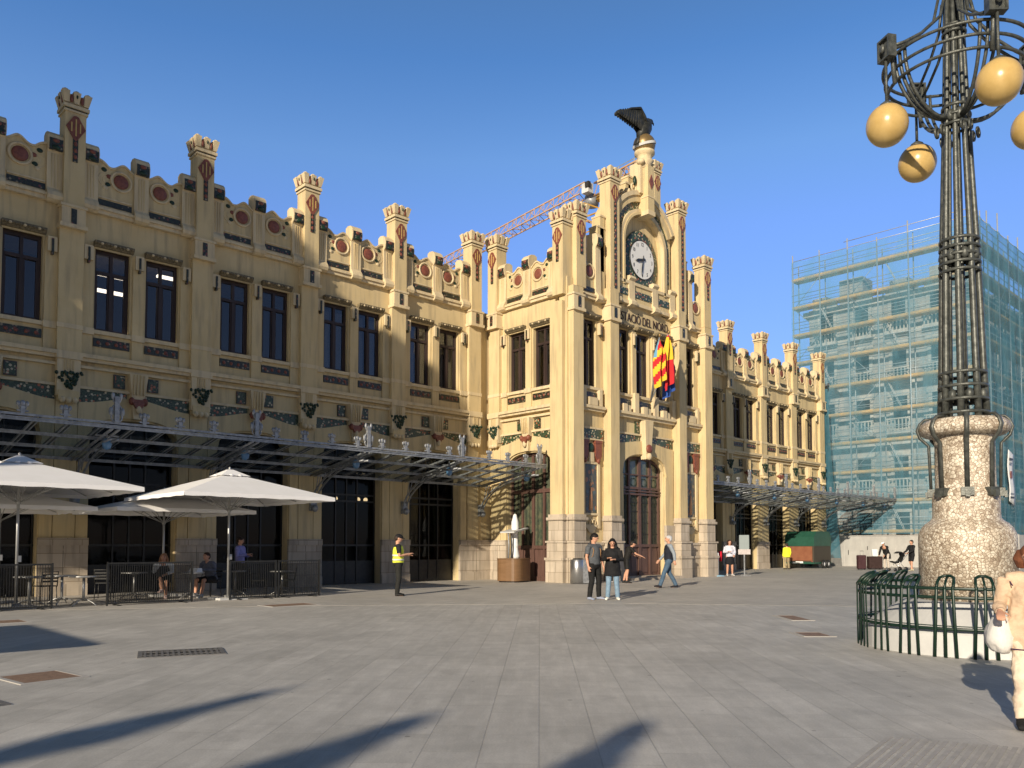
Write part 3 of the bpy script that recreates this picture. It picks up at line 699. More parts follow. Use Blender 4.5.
# inner arch moulding and outer arch moulding
def archband(r0,r1,y0,y1,m,zlow,a0=0,a1=pi,n=30):
    P=[(r1*cos(a0+(a1-a0)*i/n),zc+r1*sin(a0+(a1-a0)*i/n)) for i in range(n+1)]; Q=[(r0*cos(a0+(a1-a0)*i/n),zc+r0*sin(a0+(a1-a0)*i/n)) for i in range(n+1)]
    g.strip(P,Q,y0,y1,m)
    if zlow is not None:
        for s in (-1,1): g.box(*sorted((s*r0,s*r1)),y0,y1,zlow,zc,m)
archband(ri,1.68,-.16,0,TRIM,12.9); archband(ri-.0,1.53,-.2,-.16,CREAM,12.9)
archband(1.68,2.0,-.04,0,TILE,13.6); archband(2.0,2.42,-.14,0,CREAM,None,radians(24),radians(156)); archband(2.28,2.47,-.2,.1,TRIM,None,radians(26),radians(154))
# stepped shoulders either side of the finial
for s in (-1,1):
    for x0,x1,z in ((.62,1.25,17.15),(.62,1.0,17.65),(.45,.8,18.0)):
        g.box(*sorted((s*x0,s*x1)),.1,.7,16.4,z,CREAM); g.box(*sorted((s*(x0-.02),s*(x1+.03))),.07,.72,z-.08,z+.003,TRIM)
    g.ring((s*.62,-.05,17.45),.16,.05,TRIM,16,6,axis='y'); g.ell((s*.6,-.1,17.75),(.1,.08,.22),GREEN,8,6); g.ell((s*.95,0,17.2),(.14,.12,.14),TRIM,8,6)
g.build('clock_gable',station,(CX,YF,0))
# finial that carries the globe
g=MB()
g.box(-.23,.23,-.55,.2,16.35,18.45,CREAM); g.box(-.26,.26,-.58,.2,16.2,16.4,TRIM); g.box(-.25,.25,-.57,.2,17.0,17.06,TRIM)
g.prism([(0,17.4),(.16,17.7),(0,18.05),(-.16,17.7)],-.58,-.54,RED)
for s in (-1,1): g.box(*sorted((s*.23,s*.45)),-.3,.3,17.2,18.6,TRIM); g.ell((s*.42,-.3,18.6),(.16,.2,.14),TRIM,10,6)
g.lathe([(.34,18.4),(.3,18.6),(.42,18.75),(.3,18.85),(.36,19.0),(.46,19.08),(.46,19.2),(.3,19.25)],(0,-.2,0),TRIM,16)
g.build('finial',station,(CX,YF,0))
TPc=pinnacle(12.0,21.1,.5,drop=False); TPc.build('rear_pinnacle',station,(CX+4.35,YF+2.6,0))
# clock
ck=empty('clock',(CX+.08,YF+.12,14.32)); ck.parent=station
g=MB(); g.ell((0,0,-.06),(1.25,.07,1.42),TILE,32,12); g.ring((0,-.06,.02),.87,.035,BLACK,40,8,axis='y'); g.build('surround',ck)
g=MB(); vs=[(.86*cos(2*pi*i/40),-.07,.02+.86*sin(2*pi*i/40)) for i in range(40)]; g.prism([(v[0],v[2]) for v in vs],-.09,-.03,CLOCKF); g.build('face',ck)
g=MB()
def hand(ang,l,wd,y):
    d=Vector((sin(ang),cos(ang))); p=Vector((d.y,-d.x)); a=-d*.2
    g.prism([tuple(a+p*wd*.5+Vector((0,.02))),tuple(a-p*wd*.5+Vector((0,.02))),tuple(d*l*.6-p*wd+Vector((0,.02))),tuple(d*l+Vector((0,.02))),tuple(d*l*.6+p*wd+Vector((0,.02)))],y-.012,y,BLACK)
hand(radians(256),.56,.075,-.12); hand(radians(190),.76,.04,-.14); g.ell((0,-.13,.02),(.07,.03,.07),BLACK); g.build('hands',ck)
for h in range(1,13):
    a=radians(h*30); text_mesh(str(h),.24,.004,BLACK,'numeral',ck,(.70*sin(a),-.095,.02+.70*cos(a)),(pi/2,0,0),.8)
# balustrade below the clock
g=MB(); g.box(-2.1,2.1,-.2,.1,12.05,12.2,TRIM); g.box(-2.1,2.1,-.14,.1,12.2,12.95,CREAM); g.box(-2.1,2.1,-.2,.1,12.95,13.08,TRIM)
for x0,x1 in ((-2.0,-1.2),(-.75,.5),(.95,2.0)): g.box(x0,x1,-.17,-.1,12.42,12.72,TILE)
for x in (-.98,.72,2.05,-2.05):
    g.prismx([(0,11.95),(-.2,11.95),(-.34,12.02),(-.36,12.15),(-.22,12.3),(-.2,13.1),(-.3,13.2),(-.24,13.32),(0,13.32)],x-.2,x+.2,TRIM)
g.build('clock_balcony',station,(CX,YF,0))
text_mesh('ESTACIÓ DEL NORD',.56,.02,WOOD,'lettering',station,(CX+.10,YF-.02,11.50),(pi/2,0,0),.70,thin=-.013)
# flag brackets

# ---------------------------------------------------------------- canopies
def canopy(x0,x1,trusses):
    Yb,Yfr=YW-.1,23.2
    def z(y): return 4.10+(4.70-4.10)*(Yb-y)/(Yb-Yfr)
    root=empty('canopy',(0,0,0)); root.parent=station
    g=MB()
    ys=[23.2,24.4,25.6,26.75]
    for y in ys:
        zz=z(y); g.box(x0,x1,y-.035,y+.035,zz-.015,zz+.015,IRON); g.box(x0,x1,y-.01,y+.01,zz-.075,zz-.015,IRON)
    g.box(x0,x1,Yfr-.06,Yfr-.02,4.74,4.80,IRON); g.build('purlins',root)
    g=MB(); x=x0+.1
    while x<x1:
        g.prismx([(Yfr,4.72),(Yb,4.12),(Yb,4.18),(Yfr,4.78)],x-.025,x+.025,IRON)
        g.prismx([(Yfr,4.72),(Yb,4.12),(Yb,4.18),(Yfr,4.78)],x+.09,x+.12,IRON); x+=.8
    g.build('rafters',root)
    g=MB(); g.prismx([(Yfr,4.722),(Yb,4.122),(Yb,4.128),(Yfr,4.728)],x0,x1,CGLASS); g.build('glass_roof',root)
    sm=MB(); sm.box(-.05,.05,-.04,.04,0,.2,IRON); sm.box(-.13,.13,-.03,.03,.06,.1,IRON); sm.ell((-.1,0,.26),(.05,.04,.07),IRON,8,6); sm.ell((.1,0,.26),(.05,.04,.07),IRON,8,6); sm.ell((0,0,.27),(.07,.04,.08),IRON,8,6); sm.ring((0,0,.17),.08,.015,IRON,12,4,axis='y')
    sm=sm.build('finial',root,(trusses[0]+1,Yfr-.03,4.78))
    x=x0+.3; k=0
    while x<x1:
        if min(abs(x-t) for t in trusses)>.4:
            if k: cp(sm,root,(x,Yfr-.03,4.78))
            else: sm.location.x=x
            k+=1
        x+=.98
    bg_=MB(); bg_.box(-.06,.06,-.05,.05,0,.7,IRON)
    for zz,rr in ((.15,.14),(.38,.11),(.62,.09)): bg_.ring((0,0,zz),rr,.025,IRON,12,5,axis='y')
    for s in (-1,1): bg_.ell((s*.15,0,.3),(.06,.04,.12),IRON,8,6); bg_.ell((s*.1,0,.72),(.05,.04,.1),IRON,8,6)
    bo=bg_.build('tall_finial',root,(trusses[0],Yfr-.04,4.78))
    for i,t in enumerate(trusses):
        if i: cp(bo,root,(t,Yfr-.04,4.78))
        g=MB()
        for s in (-.09,.09):
            pts=[(t+s,Yb-.05,2.9)]+[(t+s,Yb-.1-3.4*(1-cos(a)),2.9+1.45*sin(a)) for a in [pi/2*j/8 for j in range(1,9)]]
            g.tube(pts,.035,IRON,6)
            g.tube([(t+s,Yb,4.05),(t+s,Yfr,4.62)],.04,IRON,6)
        for j in range(1,8):
            a=pi/2*j/8; y=Yb-.1-3.4*(1-cos(a)); g.tube([(t,y,2.9+1.45*sin(a)),(t,y-.25,z(y)-.1)],.018,IRON,5)
        g.box(t-.12,t+.12,Yb-.14,Yb+.08,2.75,3.25,IRON); g.ell((t,Yb-.2,2.85),(.12,.14,.14),IRON,10,6); g.build('bracket',root)
        g=MB(); g.tube([(0,0,.38),(0,0,.12)],.015,IRON,6); g.lathe([(0.02,.16),(.1,.1),(.13,0),(.1,-.12),(.02,-.17)],(0,0,0),BLUEG,14); g.box(-.3,.3,-.02,.02,.2,.24,IRON)
        g.build('lantern',root,(t,23.9,4.28))
BLUEG=mat('blue_lantern_glass',(.10,.22,.38),.3,spec=.6)
canopy(-1,24.0,[3.4,7.4,11.4,15.4,19.5,23.6]); canopy(35.4,59.6,[35.8,39.8,43.8,47.8,51.8,55.8,59.3])

# ---------------------------------------------------------------- eagle on its globe (top of the gable)
st=empty('eagle_statue',(CX-.02,YF-.2,19.05),0,'dark bronze eagle with raised wings on a gilded globe above the clock gable','statue')
g=MB(); g.ell((0,0,.46),(.50,.50,.50),GOLD,28,18); g.build('globe',st)
g=MB(); rot=Matrix.Rotation(radians(-18),3,'Y')
vs=[]; n=36
for i in range(n):
    a=2*pi*i/n
    for dz in (-.055,.055):
        for rr in (.505,.53): vs.append(rot@Vector((rr*cos(a),rr*sin(a),dz))+Vector((0,0,.46)))
fs=[]
for i in range(n):
    j=(i+1)%n; o,q=4*i,4*j
    fs+=[(o,q,q+1,o+1),(o+2,o+3,q+3,q+2),(o+1,q+1,q+3,o+3),(o,o+2,q+2,q)]
g.add(vs,fs,CONC); g.build('girdle_band',st)
g=MB()
g.tube([(-.36,0,.70),(-.14,0,1.0),(.06,0,1.28),(.2,0,1.50),(.30,0,1.66),(.42,0,1.70)],[.14,.30,.33,.25,.17,.12],BRONZE,14)
g.ell((.46,0,1.72),(.16,.12,.12),BRONZE,12,8); g.tube([(.56,0,1.72),(.69,0,1.70),(.72,0,1.62)],[.06,.04,.01],BRONZE,8)
g.tube([(-.2,0,.95),(-.46,0,.62),(-.62,0,.30)],[(.10,.06),(.12,.05),(.15,.03)],BRONZE,8,side=(0,1,0))
for s in (-1,1): g.tube([(.05,s*.12,1.15),(.12,s*.14,.98),(.08,s*.12,.9)],[.12,.09,.05],BRONZE,8)
def wing(s):
    sh=Vector((.05,s*.16,1.38)); el=Vector((-.42,s*.12,1.98)); tip=Vector((-1.62,s*.05,1.42))
    g.tube([sh,(sh+el)/2+Vector((0,0,.05)),el,(el+tip)/2+Vector((0,0,.06)),tip],[(.13,.08),(.12,.07),(.1,.06),(.07,.04),(.02,.02)],BRONZE,8)
    for i in range(16):
        t=i/15; 
        if t<.45: p=sh.lerp(el,t/.45); dn=Vector((-.12-.1*t,0,-.6-.7*t))
        else: u=(t-.45)/.55; p=el.lerp(tip,u); dn=Vector((-.10-.25*u,s*.05*u,-.95+.72*u))
        g.tube([p,p+dn*.5,p+dn],[(.13,.03),(.14,.03),(.07,.015)],BRONZE,6,side=Vector((1,0,.2)))
wing(1); wing(-1)
eg=g.build('eagle',st)

# ---------------------------------------------------------------- flags
def flag(label,base,tip,stripes,top_t,L_,w0,w1,ph):
    r=empty('flag',base,0,label,'flag'); d=Vector(tip)-Vector(base)
    g=MB(); g.tube([(0,0,0),d],.028,IRON,8); g.ell(d,(.06,.06,.09),GOLD,8,6); g.build('pole',r)
    g=MB(); nu,nv=16,26; P0=d*top_t
    def P(u,v):
        w_=w0+(w1-w0)*min(1,v*2.2); x=(u-.35)*w_+.05*sin(v*6+ph); y=.16*sin(u*11+ph+v*1.5)*min(1,v*3+.2)-.1*v; z=-v*L_+ (u-.35)*-.25
        q=P0+Vector((x,y,z))-d*.0
        return q-d*(.28*v*(1-u)) 
    vs=[P(i/nu,j/nv) for i in range(nu+1) for j in range(nv+1)]; fs=[]; ms=[]
    for i in range(nu):
        for j in range(nv):
            o=i*(nv+1)+j; fs.append((o,o+1,o+nv+2,o+nv+1)); ms.append(stripes((i+.5)/nu,(j+.5)/nv))
    g.addm(vs,fs,ms); g.build('cloth',r); return r
FR=mat('flag_red',(.50,.015,.02),.8); FY=mat('flag_yellow',(.75,.48,.03),.8); FB=mat('flag_blue',(.02,.07,.30),.8); FLB=mat('flag_light_blue',(.12,.32,.5),.8)
BP=(29.3,YF-.42,7.85)
flag('yellow and red striped flag with blue top edge, left above the door',BP,(28.75,YF-1.35,10.55),lambda u,v: FLB if (u<.14 and v<.4) else (FR if int((u*.9+v*1.5)*4.2)%2 else FY),.93,1.42,.12,.52,1.0)
flag('red, yellow and red flag hanging from the middle pole over the station door',BP,(29.4,YF-1.35,10.8),lambda u,v: FR if (v<.09 or v>.50) else FY,.97,1.78,.08,.52,2.4)
flag('dark blue flag mostly hidden behind the red and yellow flag',BP,(30.0,YF-1.3,10.35),lambda u,v: FB,.80,1.3,.04,.10,.4)
# netting, scaffolded building ---------------------------------------------------
SX,SY=60.0,17.8; ZT=22.4
bl=empty('building_under_repair',(SX,SY,0),0,'tall grey stone block wrapped in blue netting and scaffolding at the right','building')
GST=mat('grey_stone',(.38,.37,.35),.85,c2=(.50,.48,.45),scale=1.2,bump=.2); GSL=mat('light_stone',(.50,.48,.44),.85,c2=(.62,.6,.55),scale=2)
g=MB(); g.box(1.6,32,1.6,12.6,0,20.1,GST)
g.box(1.2,32,1.2,12.9,19.5,19.9,GSL); 
for z in (4.3,8.7,13.1,16.9): g.box(1.42,32,1.42,12.7,z,z+.35,GSL)
g.build('wall',bl)
g=MB(); 
for (y0,y1,h) in ((2.0,3.6,1.4),(5.0,6.4,1.0),(8.4,10.2,1.9),(11.2,12.4,.9)): g.box(1.8,3.6,y0,y1,20.1,20.1+h,GST)
for x in (6,12,19): g.box(x,x+1.6,1.8,3.4,20.1,21.4,GST)
g.build('roof_block',bl)
wd=MB(); wd.box(-.75,.75,-.12,.0,-.1,0.12,GSL); wd.box(-.75,-.5,-.1,0,.12,2.5,GSL); wd.box(.5,.75,-.1,0,.12,2.5,GSL); wd.box(-.85,.85,-.22,0,2.5,2.85,GSL); wd.box(-.5,.5,-.03,.02,.12,2.5,DARK)
wd.box(-.9,.9,-.6,0,-.35,-.1,GSL)
for k in range(7): wd.box(-.8+.26*k,-.72+.26*k,-.55,-.48,-.1,.75,GSL)
wd.box(-.9,.9,-.6,-.45,.75,.85,GSL)
wd=wd.build('window_surround',bl,(1.6,3,1.2),-pi/2); k=0
for z in (1.4,5.5,9.9,13.6,17.3):
    for y in (3.0,5.7,8.4,11.1):
        if k==0: wd.location=(1.6,y,z)
        else: cp(wd,bl,(1.6,y,z),-pi/2)
        k+=1
    for x in (4,7.2,10.4,13.6,16.8,20): cp(wd,bl,(x,1.6,z),0)
sc=empty('scaffolding',(SX,SY,0),0,'galvanised tube scaffolding with timber walkways and blue debris netting','scaffold')
TUBE=mat('galvanised_tube',(.48,.52,.54),.45,.4); PLANK=mat('timber_boards',(.60,.36,.12),.8,c2=(.70,.47,.2),scale=4,stretch=(1,1,8))
levels=[2.45+2.2*k for k in range(10)]
posts=[0,2.18,4.37,6.55,8.73,10.92,13.1]; hts=[24.9,24.1,24.6,24.0,24.5,24.2,24.3]
g=MB()
for y,h in zip(posts,hts): 
    g.tube([(0,y,0),(0,y,h)],.05,TUBE,6); g.tube([(.95,y,0),(.95,y,h-.6)],.045,TUBE,6)
for i in range(1,11):
    x=i*2.4; g.tube([(x,0,0),(x,0,24.2+.5*(i%3))],.05,TUBE,6); g.tube([(x,.95,0),(x,.95,23.9)],.045,TUBE,6)
g.build('standard_tubes',sc)
g=MB()
for z in levels:
    for dz in (.55,1.05): g.tube([(.02,-.1,z+dz),(.02,13.2,z+dz)],.028,TUBE,5); g.tube([(-.1,.02,z+dz),(24.4,.02,z+dz)],.028,TUBE,5); g.tube([(.95,0,z+dz),(.95,13.1,z+dz)],.022,TUBE,5)
    for y in posts: g.tube([(0,y,z-.05),(.95,y,z-.05)],.022,TUBE,5)
g.tube([(0,.0,23.8),(0,13.1,23.8)],.028,TUBE,5); g.tube([(0,.0,24.3),(0,9,24.3)],.028,TUBE,5); g.tube([(0,.0,23.8),(24,0,23.8)],.028,TUBE,5)
rnd=random.Random(4)
for k,z in enumerate(levels[:-1]):
    for j in (0,3,5):
        if (k+j)%2==0: g.tube([(.1,posts[j],z),(.1,posts[j+1],z+2.2)],.025,TUBE,5)
        else: g.tube([(.1,posts[j+1],z),(.1,posts[j],z+2.2)],.025,TUBE,5)
    if k%2: g.tube([(posts[2],.1,z),(posts[3],.1,z+2.2)],.025,TUBE,5)
g.build('guard_rails',sc)
for z in levels:
    g=MB(); g.box(.08,.92,-.1,13.2,z-.05,z,PLANK); g.box(.02,.06,-.1,13.2,z,z+.17,PLANK)
    g.box(.0,24.2,.08,.92,z-.055,z-.005,PLANK); g.box(.0,24.2,.03,.07,z,z+.17,PLANK); g.build('walkway',sc)
for k,z in enumerate(levels[:-1]):
    g=MB(); y0=10.2 if k%2 else 5.2
    for s in (0,.45): g.tube([(.5+s*.6,y0,z),(.5+s*.6,y0+1.0,z+2.2)],.025,WHITE,5)
    for i in range(8): g.tube([(.5,y0+1.0*i/8,z+2.2*i/8),(.77,y0+1.0*i/8,z+2.2*i/8)],.018,WHITE,5)
    g.build('ladder',sc)
def netmat(name,c,al):
    m=bpy.data.materials.new(name); m.use_nodes=True; n=m.node_tree; n.nodes.clear(); L=n.links
    o=n.nodes.new('ShaderNodeOutputMaterial'); mx=n.nodes.new('ShaderNodeMixShader'); tr=n.nodes.new('ShaderNodeBsdfTransparent'); df=n.nodes.new('ShaderNodeBsdfDiffuse'); tl=n.nodes.new('ShaderNodeBsdfTranslucent'); m2=n.nodes.new('ShaderNodeMixShader')
    df.inputs[0].default_value=(*c,1); tl.inputs[0].default_value=(*c,1); m2.inputs[0].default_value=.35
    t=n.nodes.new('ShaderNodeTexNoise'); t.inputs['Scale'].default_value=.55; t.inputs['Detail'].default_value=9; t.inputs['Roughness'].default_value=.7
    g_=n.nodes.new('ShaderNodeNewGeometry'); mp=n.nodes.new('ShaderNodeMapping'); mp.inputs['Scale'].default_value=(1.6,1.6,.7); L.new(g_.outputs['Position'],mp.inputs[0]); L.new(mp.outputs[0],t.inputs['Vector'])
    r=n.nodes.new('ShaderNodeMapRange'); r.inputs[1].default_value=.3; r.inputs[2].default_value=.7; r.inputs[3].default_value=al-.22; r.inputs[4].default_value=al+.2; L.new(t.outputs['Fac'],r.inputs[0])
    L.new(df.outputs[0],m2.inputs[1]); L.new(tl.outputs[0],m2.inputs[2]); L.new(r.outputs[0],mx.inputs[0]); L.new(tr.outputs[0],mx.inputs[1]); L.new(m2.outputs[0],mx.inputs[2]); L.new(mx.outputs[0],o.inputs[0]); return m
NET=netmat('blue_debris_net',(.16,.38,.50),.44); NET2=netmat('blue_debris_net_dense',(.13,.35,.46),.64)
def sheet(p0,p1,z0,z1,nx,nz,amp,m,g,seed,out):
    rnd=random.Random(seed); vs=[]
    for j in range(nz+1):
        for i in range(nx+1):
            u=i/nx; v=j/nz; a=amp*(sin(u*nx*.9+sin(v*9+seed))*.5+.5*sin(v*nz*.7+u*5)); p=Vector(p0).lerp(Vector(p1),u); vs.append((p.x+out[0]*a,p.y+out[1]*a,z0+(z1-z0)*v+.06*sin(u*nx*.8)*(v>.99)))
    g.add(vs,[(j*(nx+1)+i,j*(nx+1)+i+1,(j+1)*(nx+1)+i+1,(j+1)*(nx+1)+i) for j in range(nz) for i in range(nx)],m,True)
g=MB(); sheet((-.12,13.2),(-.12,-.12),2.3,23.7,60,60,.05,NET,g,1,(-1,0)); g.build('netting',sc)
g=MB(); sheet((-.1,-.14),(24.4,-.14),1.0,23.7,90,60,.07,NET2,g,2,(0,-1)); g.build('netting',sc)
# loose net draped beside the station end
g=MB(); vs=[]; n=30
for j in range(n+1):
    v=j/n; z=12.6*(1-v)+.6*v
    for i in range(9):
        u=i/8; x=56.1+ (2.2*v**.5+.6)*u +.3*sin(v*3.1); y=26.4+3.5*u-.6*v*(1-u)+.18*sin(u*12+v*4); vs.append((x-SX,y-SY,z))
g.add(vs,[(j*9+i,j*9+i+1,(j+1)*9+i+1,(j+1)*9+i) for j in range(n) for i in range(8)],NET2,True); g.build('netting',sc)
# hoarding
hd=empty('site_hoarding',(58.3,0,0),0,'low off white boarded hoarding at the foot of the scaffolding','fence')
HB=mat('hoarding_board',(.36,.35,.33),.8,c2=(.46,.45,.42),scale=1.4,detail=7,stretch=(1,1,.6))
g=MB(); g.box(0,.12,15.4,30.5,0,2.15,HB); g.box(-.05,.17,15.3,30.6,2.15,2.2,HB)
for k in range(13): y=15.6+1.2*k; g.box(-.012,.0,y-.015,y+.015,0,2.15,GST)
for k in range(9): g.box(-.02,0,16.6+1.63*k+.3*sin(k*5),16.64+1.63*k+.3*sin(k*5),1.0+.25*sin(k*3),1.3+.2*sin(k*3),BLACK)
g.build('board_panel',hd)
g=MB(); g.box(0,28,15.28,15.4,0,2.15,HB)
for k in range(22): g.box(1.2*k,1.2*k+.03,15.268,15.28,0,2.15,GST)
g.build('board_panel',hd)
# poster on net
ps=empty('banner',(64.6,SY-.32,4.6),0,'small white printed banner tied to the netting right of the lamp','banner')
g=MB(); vs=[]; n=10
for j in range(n+1):
    for i in range(5): vs.append((i*.3,-.05*sin(j*.7),-.08*i+j*.36))
g.add(vs,[(j*5+i,j*5+i+1,(j+1)*5+i+1,(j+1)*5+i) for j in range(n) for i in range(4)],WHITE,True); o=g.build('sheet',ps); o.modifiers.new('s','SOLIDIFY').thickness=.02
g=MB()
for z,wd_,m in ((3.0,.7,BLACK),(2.7,.5,IRON),(.55,.9,IRON),(.3,.8,BLACK)): g.box(.15,.15+wd_,-.09,-.055,z-.1,z+.02,m)
g.box(.25,.6,-.09,-.055,1.6,2.1,RED); g.build('print',ps)

# ---------------------------------------------------------------- tower crane far behind
def lattice(g,a,b,w,n,m,r=.07,tri=False):
    a=Vector(a); b=Vector(b); d=(b-a).normalized(); u=d.orthogonal() if abs(d.z)>.9 else Vector((-d.y,d.x,0)).normalized(); v=u.cross(d)
    if abs(d.z)<.9 and v.z<0: v=-v
    cs=[u*w/2,-u*w/2,v*w*1.0] if tri else [(u+v)*w/2,(u-v)*w/2,(-u-v)*w/2,(-u+v)*w/2]
    for c in cs: g.tube([a+c,b+c],r,m,5)
    for i in range(n):
        p=a.lerp(b,i/n); q=a.lerp(b,(i+1)/n); mid=a.lerp(b,(i+.5)/n)
        for k in range(len(cs)):
            c1,c2=cs[k],cs[(k+1)%len(cs)]; g.tube([p+c1,mid+c2],r*.55,m,4); g.tube([mid+c2,q+c1],r*.55,m,4)
cr=empty('tower_crane',(57.1,49.2,0),0,'orange lattice tower crane rising behind the station roof','crane')
jd=Vector((.127,.992,0)); HZ=34.0; MAST=mat('mast_paint',(.62,.34,.06),.5)
g=MB(); lattice(g,(0,0,0),(0,0,HZ-1),1.5,22,MAST,.11); g.build('mast',cr)
g=MB(); lattice(g,jd*1+Vector((0,0,HZ+.4)),jd*56+Vector((0,0,HZ+.4)),1.3,36,ORANGE,.075,True); g.build('jib',cr)
g=MB(); lattice(g,-jd*1+Vector((0,0,HZ+.1)),-jd*7+Vector((0,0,HZ+.1)),1.2,5,ORANGE,.09)
g.tube([-jd*1+Vector((0,0,HZ-.6)),-jd*7+Vector((0,0,HZ-.6))],.38,MAST,6); g.build('counter_jib',cr)
g=MB(); 
for t in (1.2,3,5,7): 
    p=-jd*t; g.tube([p+Vector((.7,0,HZ+.6)),p+Vector((.7,0,HZ+1.9))],.05,TUBE,4)
g.tube([Vector((.7,0,HZ+1.9))-jd,Vector((.7,0,HZ+1.9))-jd*7],.05,TUBE,4); g.tube([Vector((.7,0,HZ+1.3))-jd,Vector((.7,0,HZ+1.3))-jd*7],.04,TUBE,4); g.build('handrail',cr)
g=MB(); g.lathe([(.6,-1.0),(.7,-.6),(.7,-.2),(.6,0)],(0,0,HZ),IRON,16); g.build('slewing_ring',cr)
g=MB(); g.box(-1.4,-.7,-.8,.0,HZ-.2,HZ+.7,CONC); g.box(-1.53,-1.2,-.93,-.5,HZ+.2,HZ+.7,DARK); g.build('cab',cr)
g=MB(); g.box(-.5,.5,-.6,.6,-1.2,.0,IRON); g.build('counterweight',cr,tuple(-jd*6.2+Vector((0,0,HZ-.2))))

# ---------------------------------------------------------------- ornate street lamp
LX,LY=13.30,4.17
lamp=empty('street_lamp',(LX,LY,0),0,'tall ornate dark iron street lamp with yellow globes on a pebble mosaic pedestal','street lamp')
def pebble():
    m=bpy.data.materials.new('pebble_mosaic'); m.use_nodes=True; n=m.node_tree; L=n.links; b=n.nodes['Principled BSDF']
    src=nd(m,'ShaderNodeTexCoord').outputs['Object']
    v=nd(m,'ShaderNodeTexVoronoi'); v.inputs['Scale'].default_value=23; v.feature='DISTANCE_TO_EDGE'; L.new(src,v.inputs['Vector'])
    v2=nd(m,'ShaderNodeTexVoronoi'); v2.inputs['Scale'].default_value=23; L.new(src,v2.inputs['Vector'])
    r=nd(m,'ShaderNodeValToRGB'); r.color_ramp.elements[0].position=.03; r.color_ramp.elements[1].position=.10; r.color_ramp.elements[0].color=(0,0,0,1); r.color_ramp.elements[1].color=(1,1,1,1); L.new(v.outputs['Distance'],r.inputs[0])
    s=nd(m,'ShaderNodeSeparateColor'); L.new(v2.outputs['Color'],s.inputs[0])
    r2=nd(m,'ShaderNodeValToRGB'); e=r2.color_ramp.elements; e[0].color=(.38,.30,.22,1); e[1].color=(.80,.73,.60,1); e[1].position=.9; x=e.new(.35); x.color=(.62,.53,.41,1); L.new(s.outputs[0],r2.inputs[0])
    mx=nd(m,'ShaderNodeMix'); mx.data_type='RGBA'; L.new(r.outputs[0],mx.inputs[0]); mx.inputs[6].default_value=(.24,.18,.125,1); L.new(r2.outputs[0],mx.inputs[7]); 
    t=nd(m,'ShaderNodeTexNoise'); t.inputs['Scale'].default_value=2.2; t.inputs['Detail'].default_value=5; L.new(src,t.inputs['Vector'])
    r3=nd(m,'ShaderNodeValToRGB'); r3.color_ramp.elements[0].position=.35; r3.color_ramp.elements[1].position=.6; r3.color_ramp.elements[0].color=(.62,.6,.58,1); r3.color_ramp.elements[1].color=(1,1,1,1); L.new(t.outputs['Fac'],r3.inputs[0])
    m3=nd(m,'ShaderNodeMix'); m3.data_type='RGBA'; m3.blend_type='MULTIPLY'; m3.inputs[0].default_value=1; L.new(mx.outputs[2],m3.inputs[6]); L.new(r3.outputs[0],m3.inputs[7]); L.new(m3.outputs[2],b.inputs['Base Color'])
    bp=nd(m,'ShaderNodeBump'); bp.inputs['Strength'].default_value=.7; bp.inputs['Distance'].default_value=.012; L.new(v.outputs['Distance'],bp.inputs['Height']); L.new(bp.outputs[0],b.inputs['Normal'])
    b.inputs['Roughness'].default_value=.5; return m
PEB=pebble()
g=MB(); g.lathe([(1.42,0),(1.42,.30),(1.38,.34),(.98,.62),(.92,.68),(.74,.70)],(0,0,0),CONC,40,False); g.build('white_plinth',lamp)
g=MB(); pr=[(.65,.66),(.65,1.60),(.64,1.68),(.60,1.76),(.55,1.82),(.49,1.86),(.455,1.90),(.45,1.96),(.45,2.26),(.42,2.31),(.405,2.34),(.40,3.02),(.415,3.08),(.44,3.14)]
g.lathe(pr,(0,0,0),PEB,48)
g.lathe([(.42,3.12),(.53,3.13),(.59,3.17),(.612,3.24),(.59,3.31),(.53,3.36),(.42,3.38),(.2,3.39)],(0,0,0),PEB,48); g.build('pedestal',lamp)
ca0=radians(197.4)   # a strap faces the viewer's side
for k in range(8):
    a=ca0+k*pi/4+.06; c_,s_=cos(a),sin(a)
    P=lambda r,z: (r*c_,r*s_,z)
    g=MB(); g.tube([P(.38,3.41),P(.53,3.40),P(.59,3.34),P(.63,3.24),P(.59,3.12),P(.53,3.06),P(.475,3.0),P(.455,2.30)],[(.038,.022)]*8,LAMPI,6,side=(-s_,c_,0))
    g.build('strap',lamp)
    g=MB(); g.box(-.085,.085,-.05,.05,2.22,2.34,LAMPI); g.box(-.03,.03,-.08,-.04,2.2,2.3,LAMPI); g.build('strap_foot',lamp,(.455*c_,.455*s_,0),a+pi/2)
# caged column of tubes
g=MB(); NT=8
def colr(z):
    T=[(3.3,.31),(4.2,.275),(5.9,.235),(7.5,.175),(9.0,.125),(10.6,.11)]
    for (a_,ra),(b_,rb) in zip(T,T[1:]):
        if z<=b_: return ra+(rb-ra)*(z-a_)/(b_-a_)
    return .11
for k in range(NT):
    a=2*pi*k/NT+.2
    g.tube([((colr(z))*cos(a),(colr(z))*sin(a),z) for z in (3.38,4.2,5.2,6.2,7.2,8.2,9.2,10.4)],[.050,.048,.046,.043,.040,.036,.032,.03],LAMPI,8)
for k in range(4):
    a=2*pi*k/4+.5; g.tube([(.55*colr(z)*cos(a),.55*colr(z)*sin(a),z) for z in (3.38,6,8.2,10.4)],.022,LAMPI,6)
g.tube([(0,0,3.38),(0,0,10.4)],.05,LAMPI,8)
g.build('tube_column',lamp)
for zs in ((3.46,3.66,3.86,4.06),(5.60,5.72,5.84,5.96,6.08),(7.86,8.0,8.14),(9.3,9.4)):
    g=MB()
    for z in zs: g.ring((0,0,z),colr(z)+.035,.02,LAMPI,28,6,sq=.026)
    g.build('binding_hoops',lamp)
